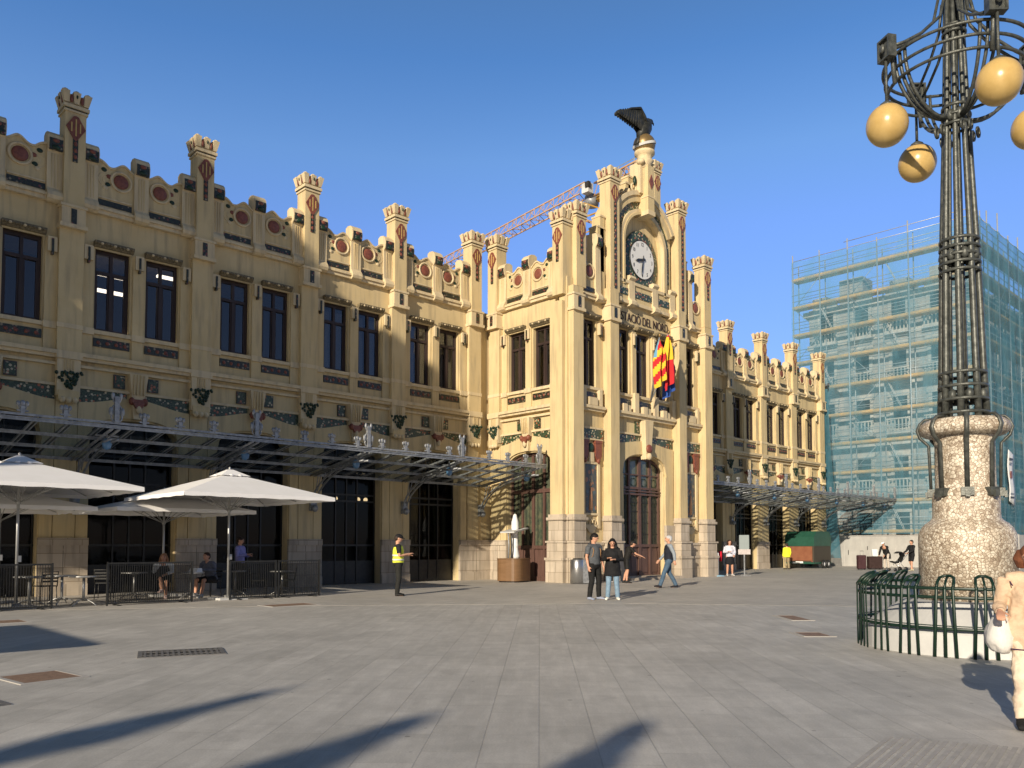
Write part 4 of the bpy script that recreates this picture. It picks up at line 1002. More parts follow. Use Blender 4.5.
for z in (3.72,5.84,8.0):
    g=MB()
    for k in range(NT):
        a=2*pi*k/NT+.2+pi/NT; g.ell(((colr(z)+.0)*cos(a),(colr(z))*sin(a),z),(.06,.06,.09),LAMPI,8,6)
    g.build('spacer_balls',lamp)
# basket of rings
RB=.96
g=MB()
for z,r in ((8.52,RB-.02),(8.70,RB+.01),(8.88,RB+.04)): g.ring((0,0,z),r,.026,LAMPI,56,6)
g.build('basket_rings',lamp)
CAM_A=radians(46.4)
rgt=Vector((sin(CAM_A),-cos(CAM_A))); fwd=Vector((cos(CAM_A),sin(CAM_A)))
YG=mat('ochre_globe',(.50,.335,.115),.28,c2=(.58,.40,.15),scale=5,detail=7,spec=.5)
dirs=[(-1.0,-.22),(-.05,-1.0),(1.0,.05),(.0,1.0)]
arms_=[]
for k,(dr,df) in enumerate(dirs):
    v=(rgt*dr+fwd*df).normalized(); sd=Vector((-v.y,v.x)); 
    g=MB()
    for s in (-.11,.0,.11):
        pts=[]
        for i in range(11):
            t=i/10*pi/2; r=.2+(RB-.2)*sin(t); z=7.95+.93*(1-cos(t)); o=s*(.2+.8*sin(t)); pts.append((v.x*r+sd.x*o,v.y*r+sd.y*o,z))
        g.tube(pts,.026,LAMPI,6)
    for s in (-.07,.07):
        pts=[(v.x*r+sd.x*s,v.y*r+sd.y*s,z) for r,z in ((.2,9.9),(.3,9.5),(.62,9.2),(.92,9.02),(1.12,8.93))]; g.tube(pts,.024,LAMPI,6)
    g.tube([(v.x*1.05,v.y*1.05,8.4),(v.x*1.12,v.y*1.12,9.1)],.035,LAMPI,6)
    # scrolls at the foot
    for s in (-1,1): g.ring((v.x*.3+sd.x*.06*s,v.y*.3+sd.y*.06*s,7.75),.07,.02,LAMPI,12,5,axis='y')
    g.build('arm',lamp)
    b=empty('hanging_globe',(v.x*1.2,v.y*1.2,0),atan2(v.y,v.x)-pi/2); b.parent=lamp; b.location.z=.12+(.12 if k else 0)
    g=MB(); g.box(-.13,.13,-.09,.05,8.62,8.64,LAMPI); g.box(-.13,-.1,-.09,.05,8.64,8.92,LAMPI); g.box(.1,.13,-.09,.05,8.64,8.92,LAMPI); g.box(-.13,.13,-.09,.05,8.92,8.95,LAMPI); g.box(-.1,.1,-.04,.0,8.64,8.92,LAMPI); g.ell((0,.06,8.78),(.05,.03,.07),LAMPI,8,6)
    g.tube([(0,.0,8.7),(0,.0,7.95)],.022,LAMPI,8); g.lathe([(.02,.12),(.10,.06),(.12,0)],(0,0,7.88),LAMPI,12); g.build('hanger',b)
    g=MB(); g.ell((0,0,0),(.295,.295,.31),YG,28,20); g.build('globe',b,(0,0,7.62))

# ---------------------------------------------------------------- green hoop guard around the plinth
gd=empty('guard_railing',(LX,LY,0),0,'dark green painted hoop railing circling the white plinth of the street lamp','railing')
g=MB()
for z in (.38,.80,.92): g.ring((0,0,z),1.50,.010,GRN,72,6,sq=.022)
g.ring((0,0,.42),1.50,.01,GRN,72,4); g.build('ring_rail',gd)
hp=MB()
for s in (-.10,0,.10):
    sp=1.25 if s else 1
    hp.tube([(s*1.35,0,0),(s*1.15,0,.5),(s,0,.90),(s*1.0,.02,.95)],[(.024,.010)]*4,GRN,6,side=(1,0,0))
pts=[(-.10,.03,1.0),(-.095,.05,1.06),(-.07,.09,1.10),(0,.13,1.125),(.07,.09,1.10),(.095,.05,1.06),(.10,.03,1.0)]
hp.tube([(-.1,.0,.90),(-.1,.07,1.0),(-.088,.15,1.06),(-.04,.2,1.085),(.04,.2,1.085),(.088,.15,1.06),(.1,.07,1.0),(.1,0,.90)],.021,GRN,6)
hp.tube([(0,0,.92),(0,.08,1.01),(0,.2,1.08)],.016,GRN,6)
h0=hp.build('hoop',gd)
NH=20
for k in range(NH):
    a=2*pi*k/NH+.12; p=(1.515*cos(a),1.515*sin(a),0)
    if k==0: h0.location=p; h0.rotation_euler=(0,0,a+pi/2)
    else: cp(h0,gd,p,a+pi/2)
# ---------------------------------------------------------------- tall trees outside the left edge (their shade falls on the wing)
LEAF=mat('leaves',(.03,.06,.015),.6,c2=(.06,.10,.03),scale=.6); BARK=mat('bark',(.16,.13,.10),.9,c2=(.24,.2,.15),scale=3,bump=.4)
def tree(w_,s_,zb,zt,rad,seed,label):
    X=s_*cos(SUN_AZ)-w_*sin(SUN_AZ); Y=s_*sin(SUN_AZ)+w_*cos(SUN_AZ)
    t=empty('plane_tree',(X,Y,0),0,label,'tree','tall plane trees beside the square'); r=random.Random(seed)
    g=MB(); g.tube([(0,0,0),(.1,0,zb*.5),(0,.1,zb),(0,0,(zb+zt)/2)],[.32,.26,.22,.1],BARK,10)
    for k in range(7):
        a=k*.9; g.tube([(0,.05,zb*.9+k*.3),(cos(a)*rad*.4,sin(a)*rad*.4,zb+1.5+k*.4),(cos(a)*rad*.75,sin(a)*rad*.75,zb+2.5+k*.7)],[.12,.08,.03],BARK,6)
    g.build('trunk',t)
    g=MB(); H_=(zt-zb)/2; vs=[];fs=[]
    for i in range(7000):
        while True:
            p=Vector((r.uniform(-1,1),r.uniform(-1,1),r.uniform(-1,1)))
            if p.length<1 and p.length>.35: break
        p=Vector([math.copysign(abs(c_)**.6,c_) for c_ in p]); q=Vector((p.x*rad,p.y*rad,p.z*H_+(zb+zt)/2)); u=Vector((r.gauss(0,1),r.gauss(0,1),r.gauss(0,1))).normalized()*r.uniform(.2,.38); v=u.orthogonal().normalized()*u.length
        o=len(vs); vs+=[q-u,q+v*.6,q+u,q-v*.6]; fs.append((o,o+1,o+2,o+3))
    g.add(vs,fs,LEAF); g.build('crown',t)
tree(20.5,-4,9.7,20.8,3.5,1,'tall plane tree with a clear trunk beside the square, left of the cafe')
tree(25.3,-4,6.8,24,4.2,2,'broad plane tree close to the left wing of the station')
tree(22.8,-9,12.5,24.5,4.2,3,'plane tree farthest from the station wing, behind the cafe')
tree(18.4,-11,14.0,22.6,2.3,4,'slim plane tree nearest to the open square')

# ---------------------------------------------------------------- people
SKIN=mat('skin',(.52,.27,.17),.55,c2=(.60,.33,.22),scale=12,coords='obj')
EYE_=mat('eye_dark',(.03,.02,.015),.3); LIP=mat('lips',(.42,.13,.10),.5)
_cm={}
def cmat(c,rough=.8):
    k=tuple(round(x,3) for x in c)
    if k not in _cm: _cm[k]=mat('fabric_%d'%len(_cm),c,rough,c2=tuple(min(1,x*1.35+.004) for x in c),scale=9,detail=6,coords='obj',bump=.35,bscale=22,spec=.2)
    return _cm[k]
FOLD=bpy.data.textures.new('fabric_folds','CLOUDS'); FOLD.noise_scale=.11; FOLD.noise_depth=2
def remesh(o,v,sm=2):
    r=o.modifiers.new('merge','REMESH'); r.mode='VOXEL'; r.voxel_size=v; r.use_smooth_shade=True
    if sm: q=o.modifiers.new('relax','SMOOTH'); q.iterations=sm; q.factor=.5
    if v<.01 and o.name.split('.')[0] in ('coat','trousers'):
        d=o.modifiers.new('folds','DISPLACE'); d.texture=FOLD; d.strength=.05; d.mid_level=.5
    return o
def hand(g,w,d,side,up,m,sc=1,curl=.5):
    """palm and five curved fingers; d = pointing direction, side = thumb side, up = back of the hand"""
    d=Vector(d).normalized(); side=Vector(side); side=(side-d*side.dot(d)).normalized(); n=d.cross(side).normalized()
    if n.dot(Vector(up))<0: n=-n
    w=Vector(w); P=lambda a,b,c: w+(d*a+side*b+n*c)*sc
    g.tube([P(-.01,0,0),P(.03,0,0),P(.085,.0,-.004)],[(.024*sc,.019*sc),(.036*sc,.017*sc),(.040*sc,.014*sc)],m,10,side=side)
    for i,(b,l) in enumerate(((.030,.070),(.010,.080),(-.010,.074),(-.029,.058))):
        c=curl; g.tube([P(.06,b,0),P(.088,b,0),P(.088+l*.45,b*1.05,-l*.25*c),P(.088+l*(.85-.3*c),b*1.05,-l*.75*c),P(.088+l*(1-.6*c),b*1.05,-l*1.1*c)],[.0095*sc,.0095*sc,.009*sc,.008*sc,.006*sc],m,7)
    g.tube([P(.015,.025,-.005),P(.045,.052,-.015),P(.072,.062,-.03),P(.092,.056,-.045)],[.014*sc,.012*sc,.010*sc,.008*sc],m,7)
def person(label,loc,heading,h,J={},top=(.1,.1,.1),sleeve='long',bottom='trousers',bc=(.05,.05,.05),shoe=(.1,.1,.1),hair=(.03,.02,.015),hairs='short',coat=0,vest=None,headturn=0,nod=0,vox=.013,skin=None,cap=None,group=None):
    s=h/1.75; V=lambda x,y,z: Vector((x*s,y*s,z*s))
    D=dict(pel=(0,0,.95),ch=(0,.0,1.28),nk=(0,-.01,1.47),hd=(0,.015,1.63),ls=(-.185,0,1.41),rs=(.185,0,1.41),le=(-.23,-.02,1.13),re=(.23,-.02,1.13),lw=(-.23,.06,.88),rw=(.23,.06,.88),
           lh=(-.09,0,.93),rh=(.09,0,.93),lk=(-.10,.02,.50),rk=(.10,.02,.50),la=(-.11,-.02,.09),ra=(.11,-.02,.09),lt=None,rt=None)
    D.update(J); A={k:(V(*v) if v else None) for k,v in D.items()}
    r=empty('person',(loc[0],loc[1],0),heading-pi/2,label,'person',group)
    SK=skin or SKIN; g=MB()
    fwd=Matrix.Rotation(headturn,3,'Z')@Vector((0,1,0)); R3=Matrix.Rotation(headturn,3,'Z')@Matrix.Rotation(-nod,3,'X')
    hc=A['hd']; HP=lambda x,y,z: hc+R3@Vector((x*s,y*s,z*s))
    # body
    g.tube([A['pel']+V(0,0,-.09),A['pel'],(A['pel']+A['ch'])/2,A['ch'],A['nk']+V(0,0,-.05),A['nk']],[(.10*s,.08*s),(.145*s,.10*s),(.12*s,.09*s),(.145*s,.10*s),(.09*s,.07*s),(.05*s,.05*s)],SK,14,side=(1,0,0))
    g.tube([A['ls'],A['ch']+V(0,0,.12),A['rs']],[.052*s,.065*s,.052*s],SK,10)
    g.tube([A['nk']+V(0,0,-.04),HP(0,-.015,-.06)],[.055*s,.05*s],SK,10)
    g.ell(HP(0,-.008,.02),(.074*s,.094*s,.098*s),SK,16,12,R3); g.ell(HP(0,.02,-.045),(.055*s,.062*s,.062*s),SK,14,10,R3)
    g.tube([HP(0,.082,.02),HP(0,.105,-.012),HP(0,.085,-.022)],[.009*s,.013*s,.009*s],SK,8)
    for q in (-1,1): g.ell(HP(q*.076,-.008,.0),(.010*s,.02*s,.03*s),SK,8,6,R3)
    for a,b,c,o in (('ls','le','lw',-1),('rs','re','rw',1)):
        S_,E,W=A[a],A[b],A[c]; g.tube([S_,(S_+E)/2,E,(E*.6+W*.4),W],[.050*s,.043*s,.036*s,.036*s,.025*s],SK,10)
        hand(g,W,(W-E) if not (D.get('hdir'+a[0])) else Vector(D['hdir'+a[0]]),Vector((0,1,0)) if abs((W-E).normalized().y)<.7 else Vector((-o,0,.3)),(o,0,.5),SK,s,.55)
    for a,b,c,o,t in (('lh','lk','la',-1,'lt'),('rh','rk','ra',1,'rt')):
        H_,K,N=A[a],A[b],A[c]; g.tube([H_+V(0,0,.03),H_*.5+K*.5,K,K*.65+N*.35+V(0,-.012,0),N],[.082*s,.070*s,.052*s,.052*s,.034*s],SK,12)
        tt=A[t] if A[t] else N+V(o*.03,.15,-.06); g.tube([N+V(0,-.04,-.05),N+V(0,.01,-.045),tt],[.035*s,.04*s,.03*s],SK,10)
    remesh(g.build('body',r),vox)
    g=MB()
    for q in (-1,1): g.ell(HP(q*.030,.083,.022),(.012*s,.008*s,.007*s),EYE_,8,6,R3); g.tube([HP(q*.016,.090,.042),HP(q*.046,.082,.041)],.0035*s,EYE_,6)
    g.build('eyes',r)
    g=MB(); g.tube([HP(-.022,.080,-.052),HP(0,.088,-.050),HP(.022,.080,-.052)],.005*s,LIP,6); g.build('mouth',r)
    # hair
    HM=cmat(hair,.6); g=MB(); g.ell(HP(0,-.022,.045),(.083*s,.098*s,.088*s),HM,16,12,R3); g.ell(HP(0,-.05,.0),(.078*s,.070*s,.09*s),HM,14,10,R3)
    if hairs in('long',): 
        for q in (-1,0,1): g.tube([HP(q*.06,-.02,.03),HP(q*.085,-.03-.04*(q==0),-.07),A['nk']+V(q*.10,-.05+.04*abs(q),-.04),A['nk']+V(q*.11,-.03+.10*abs(q),-.16)],[(.035*s,.05*s),(.04*s,.05*s),(.04*s,.035*s),(.02*s,.02*s)],HM,10)
    if hairs=='bob':
        for q in (-1,0,1): g.tube([HP(q*.055,-.02,.05),HP(q*.088,-.02-.05*(q==0),-.03),HP(q*.08,-.03-.03*(q==0),-.12)],[(.04*s,.06*s),(.045*s,.065*s),(.03*s,.045*s)],HM,10)
    if hairs!='none': remesh(g.build('hair',r),vox,2)
    if cap:
        CM=cmat(cap); g=MB(); g.ell(HP(0,-.012,.06),(.092*s,.108*s,.072*s),CM,16,10,R3); g.tube([HP(0,.05,.058),HP(0,.15,.05)],[(.07*s,.012*s),(.055*s,.006*s)],CM,10,side=R3@Vector((1,0,0))); remesh(g.build('cap',r),vox,1)
    # top
    TM=cmat(top); g=MB(); e=.022; zb=(A['pel']+V(0,0,.02-coat))
    low=[zb,A['pel']] if coat else [A['pel']+V(0,0,-.02)]
    lr=[(.225*s,.165*s),(.205*s,.15*s)] if coat else [(.168*s,.122*s)]
    g.tube(low+[(A['pel']+A['ch'])/2,A['ch'],A['ch']+V(0,0,.11),A['nk']+V(0,0,-.012)],lr+[((.155+.025*(coat>.2))*s,.122*s),(.175*s,.128*s),(.15*s,.10*s),(.062*s,.062*s)],TM,18,side=(1,0,0))
    g.tube([A['ls'],A['ch']+V(0,0,.13),A['rs']],[.066*s,.08*s,.066*s],TM,12)
    for a,b,c in (('ls','le','lw'),('rs','re','rw')):
        S_,E,W=A[a],A[b],A[c]
        if sleeve=='long': g.tube([S_,(S_+E)/2,E,(E+W)/2,E.lerp(W,.93)],[.069*s,.060*s,.055*s,.048*s,.040*s],TM,12)
        elif sleeve=='short': g.tube([S_,(S_+E)/2,S_.lerp(E,.72)],[.069*s,.062*s,.060*s],TM,12)
    remesh(g.build('coat' if coat>.2 else 'shirt',r),vox)
    if vest:
        VM=cmat(vest); g=MB(); g.tube([A['pel']+V(0,0,-.01),(A['pel']+A['ch'])/2,A['ch'],A['ch']+V(0,0,.12),A['nk']+V(0,0,-.05)],[(.185*s,.145*s),(.178*s,.14*s),(.186*s,.142*s),(.16*s,.115*s),(.08*s,.08*s)],VM,18,side=(1,0,0)); remesh(g.build('vest',r),vox)
        if vest[0]>.3 and vest[1]>.3:
            WM=cmat((.6,.6,.58)); g=MB()
            for t in (.25,.62): c_=A['pel'].lerp(A['ch'],t); g.tube([c_+V(0,0,-.022),c_+V(0,0,.022)],[(.192*s,.152*s)]*2,WM,24,side=(1,0,0))
            g.build('reflective_band',r)
    BMt=cmat(bc); g=MB()
    if bottom=='skirt': g.tube([A['pel']+V(0,0,.04),A['pel']+V(0,0,-.1),A['pel']+V(0,.02,-.38)],[(.15*s,.11*s),(.18*s,.14*s),(.21*s,.16*s)],BMt,18,side=(1,0,0))
    else:
        g.tube([A['pel']+V(0,0,.05),A['pel']+V(0,0,-.06),A['pel']+V(0,0,-.12)],[(.15*s,.11*s),(.168*s,.125*s),(.12*s,.10*s)],BMt,16,side=(1,0,0))
        for a,b,c in (('lh','lk','la'),('rh','rk','ra')):
            H_,K,N=A[a],A[b],A[c]
            if bottom=='trousers': g.tube([H_+V(0,0,.03),(H_+K)/2,K,(K+N)/2+V(0,-.01,0),N+V(0,0,-.015)],[.098*s,.086*s,.068*s,.064*s,.058*s],BMt,14)
            else: g.tube([H_+V(0,0,.03),(H_+K)/2,K.lerp(H_,.12)],[.100*s,.092*s,.085*s],BMt,14)
    remesh(g.build('trousers' if bottom=='trousers' else bottom,r),vox)
    SM=cmat(shoe,.6)
    for a,t,o in (('la','lt',-1),('ra','rt',1)):
        N=A[a]; tt=A[t] if A[t] else N+V(o*.03,.15,-.06); g=MB(); dd=(tt-N); dd.z=0; dd.normalize()
        g.tube([N-dd*.055*s+V(0,0,-.045),N+V(0,0,-.04),N*.5+tt*.5+V(0,0,-.015),tt+V(0,0,.0)+dd*.03*s],[(.038*s,.042*s),(.044*s,.046*s),(.047*s,.038*s),(.036*s,.024*s)],SM,12,side=Vector((dd.y,-dd.x,0)))
        g.tube([N+V(0,0,-.05),N+V(0,0,.02)],[.045*s,.042*s],SM,10)
        remesh(g.build('shoe',r),vox,1)
    r.scale=(1.12,1.12,1)
    return r
def rad(a): return radians(a)
HOLD=dict(re=(.24,.03,1.14),rw=(.10,.27,1.20),le=(-.24,.03,1.14),lw=(-.06,.26,1.16))
person('security guard in a yellow high visibility vest and dark cap looking at a phone',(14.35,19.96),rad(-35),1.82,HOLD,top=(.015,.015,.018),sleeve='short',vest=(.62,.66,.06),bc=(.018,.018,.016),shoe=(.01,.01,.01),cap=(.01,.01,.012),nod=.35)
person('man in a grey T-shirt and black trousers looking down at his companion’s phone'.replace('’',"'"),(17.24,14.82),rad(-95),1.82,dict(lw=(-.25,.06,.86),rw=(.24,.05,.88),lk=(-.12,.03,.5),la=(-.15,0,.09),ra=(.14,-.02,.09)),top=(.075,.082,.09),sleeve='short',bc=(.012,.012,.012),shoe=(.25,.28,.36),hair=(.01,.008,.007),nod=.45,headturn=.5)
bp_=empty('backpack',(17.24,14.82,0),rad(-185),'dark backpack with tan straps worn by the man in grey','bag')
g=MB(); g.tube([(0,-.17,1.05),(0,-.22,1.2),(0,-.2,1.42)],[(.14,.06),(.16,.09),(.12,.06)],cmat((.04,.035,.03)),14,side=(1,0,0)); g.build('pack',bp_)
g=MB()
for q in (-1,1): g.tube([(q*.12,-.16,1.42),(q*.13,.0,1.50),(q*.13,.125,1.38),(q*.15,.10,1.2),(q*.16,-.10,1.1)],[(.02,.006)]*5,cmat((.30,.17,.08)),6,side=(1,0,0))
g.build('strap',bp_)
person('woman in a long black coat and light blue jeans looking at her phone',(17.6,14.47),rad(218),1.68,HOLD|dict(lk=(-.10,.02,.5),la=(-.13,.0,.09),ra=(.13,0,.09)),top=(.010,.010,.011),coat=.28,bc=(.16,.24,.32),shoe=(.72,.70,.62),hair=(.008,.007,.007),hairs='long',nod=.4)
person('bearded man in a black T-shirt, cap and shorts reaching forward by the door',(25.8,20.5),rad(-40),1.74,dict(ch=(0,.09,1.26),nk=(0,.17,1.44),hd=(0,.25,1.56),ls=(-.18,.14,1.38),rs=(.18,.14,1.38),re=(.24,.30,1.16),rw=(.22,.52,1.06),le=(-.22,.26,1.15),lw=(-.2,.46,1.05),lk=(-.1,.04,.5),la=(-.12,-.08,.09)),top=(.014,.013,.012),sleeve='short',bottom='shorts',bc=(.010,.010,.010),shoe=(.02,.02,.02),cap=(.01,.01,.01),nod=.3)
person('dark haired person in black holding a red jacket, behind the man in shorts',(25.55,20.95),rad(190),1.72,dict(rw=(.22,.2,1.0)),top=(.012,.012,.012),bc=(.012,.012,.012),shoe=(.6,.6,.6),hair=(.01,.008,.007))
jk=empty('red_jacket',(25.3,20.75,0),0,'bright red jacket with white lining hanging from an arm by the door','jacket')
g=MB(); g.tube([(0,0,1.12),(.03,0,.95),(0,.02,.72)],[(.07,.09),(.12,.09),(.10,.07)],cmat((.55,.015,.02)),12); g.build('cloth',jk)
g=MB(); g.tube([(0,.02,.74),(.0,.02,.5)],[(.10,.07),(.08,.06)],cmat((.6,.58,.55)),12); g.build('lining',jk)
person('grey haired man in a dark padded vest and blue jeans striding left',(23.92,17.12),rad(140),1.84,dict(lk=(-.09,.17,.5),la=(-.10,.30,.10),lt=(-.11,.45,.07),rk=(.09,-.03,.5),ra=(.10,-.24,.10),rt=(.11,-.10,.03),le=(-.24,-.10,1.14),lw=(-.24,-.12,.9),re=(.25,.05,1.14),rw=(.27,.22,.92)),top=(.22,.25,.28),vest=(.014,.016,.025),bc=(.06,.10,.15),shoe=(.015,.015,.02),hair=(.42,.42,.42))
person('woman in a white top and black skirt facing the square by the right arches',(35.5,21.8),rad(226),1.76,dict(rw=(.12,.24,1.18),re=(.25,.02,1.14),lw=(-.14,.22,1.0)),top=(.50,.50,.56),bottom='skirt',bc=(.01,.01,.012),shoe=(.5,.48,.46),hair=(.03,.012,.008),hairs='bob')
jk=empty('red_jacket',(35.2,22.15,0),0,'small red jacket carried beside the woman in a white top','jacket')
g=MB(); g.tube([(0,0,1.2),(0,0,.95),(.02,0,.72)],[(.06,.09),(.1,.1),(.07,.07)],cmat((.5,.012,.03)),12); g.build('cloth',jk)
person('worker in a fluorescent yellow jacket standing left of the green trailer',(47.6,25.2),rad(60),1.62,{},top=(.70,.78,.04),coat=.15,bc=(.25,.2,.12),shoe=(.03,.03,.03),hair=(.03,.02,.015))
person('traveller in a white cap and black coat bending over two dark suitcases',(52.0,20.9),rad(170),1.78,dict(pel=(0,-.05,.93),ch=(0,.10,1.25),nk=(0,.22,1.43),hd=(0,.31,1.56),ls=(-.18,.18,1.38),rs=(.18,.18,1.38),le=(-.2,.30,1.03),re=(.2,.30,1.03),lw=(-.16,.42,.85),rw=(.16,.42,.85)),top=(.012,.012,.012),coat=.3,bc=(.45,.40,.34),shoe=(.1,.1,.1),cap=(.7,.7,.7),nod=.5)
person('woman in black shorts and white shirt pushing a stroller near the pedestal',(49.75,18.55),rad(150),1.80,dict(le=(-.22,.12,1.14),lw=(-.16,.36,1.03),re=(.22,.12,1.14),rw=(.16,.36,1.03),lk=(-.1,.1,.5),la=(-.1,.12,.1),ra=(.1,-.12,.1)),top=(.012,.012,.014),bottom='shorts',bc=(.01,.01,.012),shoe=(.4,.36,.25),hair=(.02,.015,.012))
# walking woman at the right edge
BW=dict(pel=(0,0,.95),lk=(-.09,-.03,.50),la=(-.10,-.22,.12),lt=(-.11,-.08,.04),rk=(.10,.14,.51),ra=(.12,.22,.10),rt=(.13,.38,.03),re=(.25,.0,1.16),rw=(.26,.22,1.10),le=(-.27,.0,1.14),lw=(-.22,.18,.95))
person('woman in a beige coat with dark piping and pale trousers walking at the right edge',(7.98,2.01),rad(200),1.50,BW,top=(.52,.38,.26),coat=.24,bc=(.62,.50,.38),shoe=(.012,.012,.012),hair=(.16,.06,.03),hairs='bob',vox=.009,headturn=-.2,nod=.35)
bwm=[o for o in COL.objects if o.get('label','').startswith('woman in a beige coat')][0]; PM=cmat((.05,.02,.05))
g=MB(); sc_=1.5/1.75
for z,rx,ry in ((.735,.237,.176),):
    g.tube([(rx*sc_*cos(2*pi*i/32),ry*sc_*sin(2*pi*i/32),z*sc_) for i in range(33)],.006,PM,6)
g.tube([(0,.178*sc_,.73*sc_),(0,.165*sc_,.95*sc_),(0,.148*sc_,1.15*sc_),(0,.155*sc_,1.28*sc_),(0,.10*sc_,1.42*sc_)],.006,PM,6)
for q in (-1,1): g.tube([(q*.13,.10,1.16),(q*.15,.03,1.21),(q*.16,-.05,1.17)],.005,PM,6)
g.build('piping',bwm)
# white shoulder bag on her arm
hb=empty('shoulder_bag',(7.925,2.24,-.13),rad(200-90),'slouchy white shopping bag hanging on the arm of the woman in beige','bag')
WB=mat('white_canvas',(.62,.60,.56),.8,c2=(.72,.70,.66),scale=6,bump=.6,bscale=14)
g=MB(); g.tube([(0,.0,1.06),(.0,.02,.98),(.01,.03,.88),(.0,.02,.78),(0,.0,.73)],[(.03,.05),(.08,.12),(.115,.17),(.12,.18),(.06,.12)],WB,18,side=(1,0,0)); o=g.build('sack',hb); sb=o.modifiers.new('s','SUBSURF'); sb.levels=2; sb.render_levels=2
tx=bpy.data.textures.new('cloth_folds','CLOUDS'); tx.noise_scale=.09; dm=o.modifiers.new('d','DISPLACE'); dm.texture=tx; dm.strength=.045
g=MB(); g.tube([(0,-.09,1.0),(-.02,-.05,1.16),(-.03,.0,1.20),(-.02,.05,1.16),(0,.09,1.0)],[(.012,.004)]*5,cmat((.02,.02,.03)),6); g.build('handle',hb)

# ---------------------------------------------------------------- seated cafe guests
def seated(label,loc,heading,h,J,**k):
    D=dict(pel=(0,-.05,.52),ch=(0,.0,.86),nk=(0,.03,1.05),hd=(0,.06,1.20),ls=(-.18,.02,1.0),rs=(.18,.02,1.0),lh=(-.09,0,.50),rh=(.09,0,.50),lk=(-.12,.40,.50),rk=(.12,.40,.50),la=(-.12,.42,.10),ra=(.12,.42,.10),
           le=(-.23,.12,.78),re=(.23,.12,.78),lw=(-.12,.33,.72),rw=(.12,.33,.72)); D.update(J)
    return person(label,loc,heading,h,D,**k)
seated('fair haired woman in a grey vest and white sleeves seated at a cafe table',(8.95,23.75),rad(240),1.68,dict(rw=(.05,.24,1.03),rk=(.02,.42,.60),ra=(-.05,.60,.28)),top=(.62,.64,.62),vest=(.05,.055,.06),bottom='shorts',bc=(.015,.015,.015),shoe=(.6,.45,.42),hair=(.25,.13,.07),hairs='long',nod=.1)
seated('man in dark shorts leaning on a cafe table beside the umbrella pole',(10.15,23.35),rad(205),1.75,dict(ch=(0,.10,.84),hd=(0,.18,1.17),nk=(0,.12,1.03),ls=(-.18,.12,.98),rs=(.18,.12,.98),rw=(.05,.42,.80),lw=(-.05,.42,.80),la=(-.14,.50,.10)),top=(.10,.11,.14),bottom='shorts',bc=(.012,.012,.012),shoe=(.3,.3,.3),hair=(.03,.015,.01))
person('man in a pale blue shirt standing in the shade behind the cafe',(11.95,25.3),rad(-50),1.76,HOLD,top=(.22,.22,.46),bc=(.02,.02,.02),hair=(.03,.02,.015),nod=.3)

# ---------------------------------------------------------------- cafe furniture
def umbrella(label,x,y,a,zr,za,first=[]):
    u=empty('parasol',(x,y,0),0,label,'parasol','square cafe parasols')
    FABM=FAB; n=16; g=MB(); vs=[];fs=[]
    for j in range(n+1):
        for i in range(n+1):
            X=-a+2*a*i/n; Y=-a+2*a*j/n; q=max(abs(X),abs(Y))/a; m_=min(abs(X),abs(Y))/a
            z=za-(za-zr)*q
            vs.append((X,Y,z))
    fs=[(j*(n+1)+i,j*(n+1)+i+1,(j+1)*(n+1)+i+1,(j+1)*(n+1)+i) for j in range(n) for i in range(n)]
    g=MB(); a_=a; vs=[(0,0,za)]+[(-a,-a,zr),(0,-a,zr),(a,-a,zr),(a,0,zr),(a,a,zr),(0,a,zr),(-a,a,zr),(-a,0,zr)]
    g.add(vs,[(0,1,2),(0,2,3),(0,3,4),(0,4,5),(0,5,6),(0,6,7),(0,7,8),(0,8,1)],FABM,False); o=g.build('canopy',u); sd_=o.modifiers.new('s','SOLIDIFY'); sd_.thickness=.012
    g=MB()
    for k in range(4):
        c_,s_=cos(k*pi/2),sin(k*pi/2); t=lambda X,Y:(X*c_-Y*s_,X*s_+Y*c_)
        vs=[]; 
        for i in range(21):
            X=-a+2*a*i/20; p=t(X,-a); vs.append((*p,zr+.0)); vs.append((*t(X,-a-.01),zr-.10-.008*sin(i*1.7)))
        g.add(vs,[(2*i,2*i+1,2*i+3,2*i+2) for i in range(20)],FABM)
    g.build('valance',u)
    g=MB(); g.tbox((-.42,.42,-.42,.42,za-.10),(-.07,.07,-.07,.07,za+.09),FABM)
    for k in range(10): aa=k*.63; g.ell((.4*cos(aa),.4*sin(aa),za-.09),(.07,.05,.03),FABM,8,5)
    g.lathe([(.03,0),(.035,.06),(.0,.1)],(0,0,za+.08),ALU,10); g.build('vent_cap',u)
    g=MB(); g.tube([(0,0,.05),(0,0,za-.05)],.032,ALU,12); g.ell((0,0,zr-.35),(.06,.06,.07),ALU,10,6); g.box(.02,.09,-.03,.03,1.1,1.25,ALU); g.build('pole',u)
    for k in range(8):
        aa=k*pi/4; rr=a*(1.41 if k%2 else 1)*.98
        g=MB(); g.tube([(0.05*cos(aa),.05*sin(aa),za-.1),(rr*cos(aa),rr*sin(aa),zr+.0-.03)],.014,ALU,5); g.tube([(.05*cos(aa),.05*sin(aa),zr-.35),(rr*.5*cos(aa),rr*.5*sin(aa),(za+zr)/2-.09)],.013,ALU,5); g.build('rib',u)
    g=MB(); g.box(-.4,.4,-.4,.4,.0,.06,CONC); g.box(-.1,.1,-.1,.1,.06,.12,ALU); g.build('base',u)
    return u
FAB=mat('parasol_fabric',(.80,.79,.77),.85,c2=(.84,.83,.82),scale=2,spec=.15); ALU=mat('aluminium',(.42,.42,.41),.4,.6)
umbrella('cream square parasol over the tables at the left edge of the photo',4.95,22.3,2.15,2.88,3.55)
umbrella('cream square parasol nearest to the guard, in full sun',10.05,22.0,2.1,2.82,3.52)
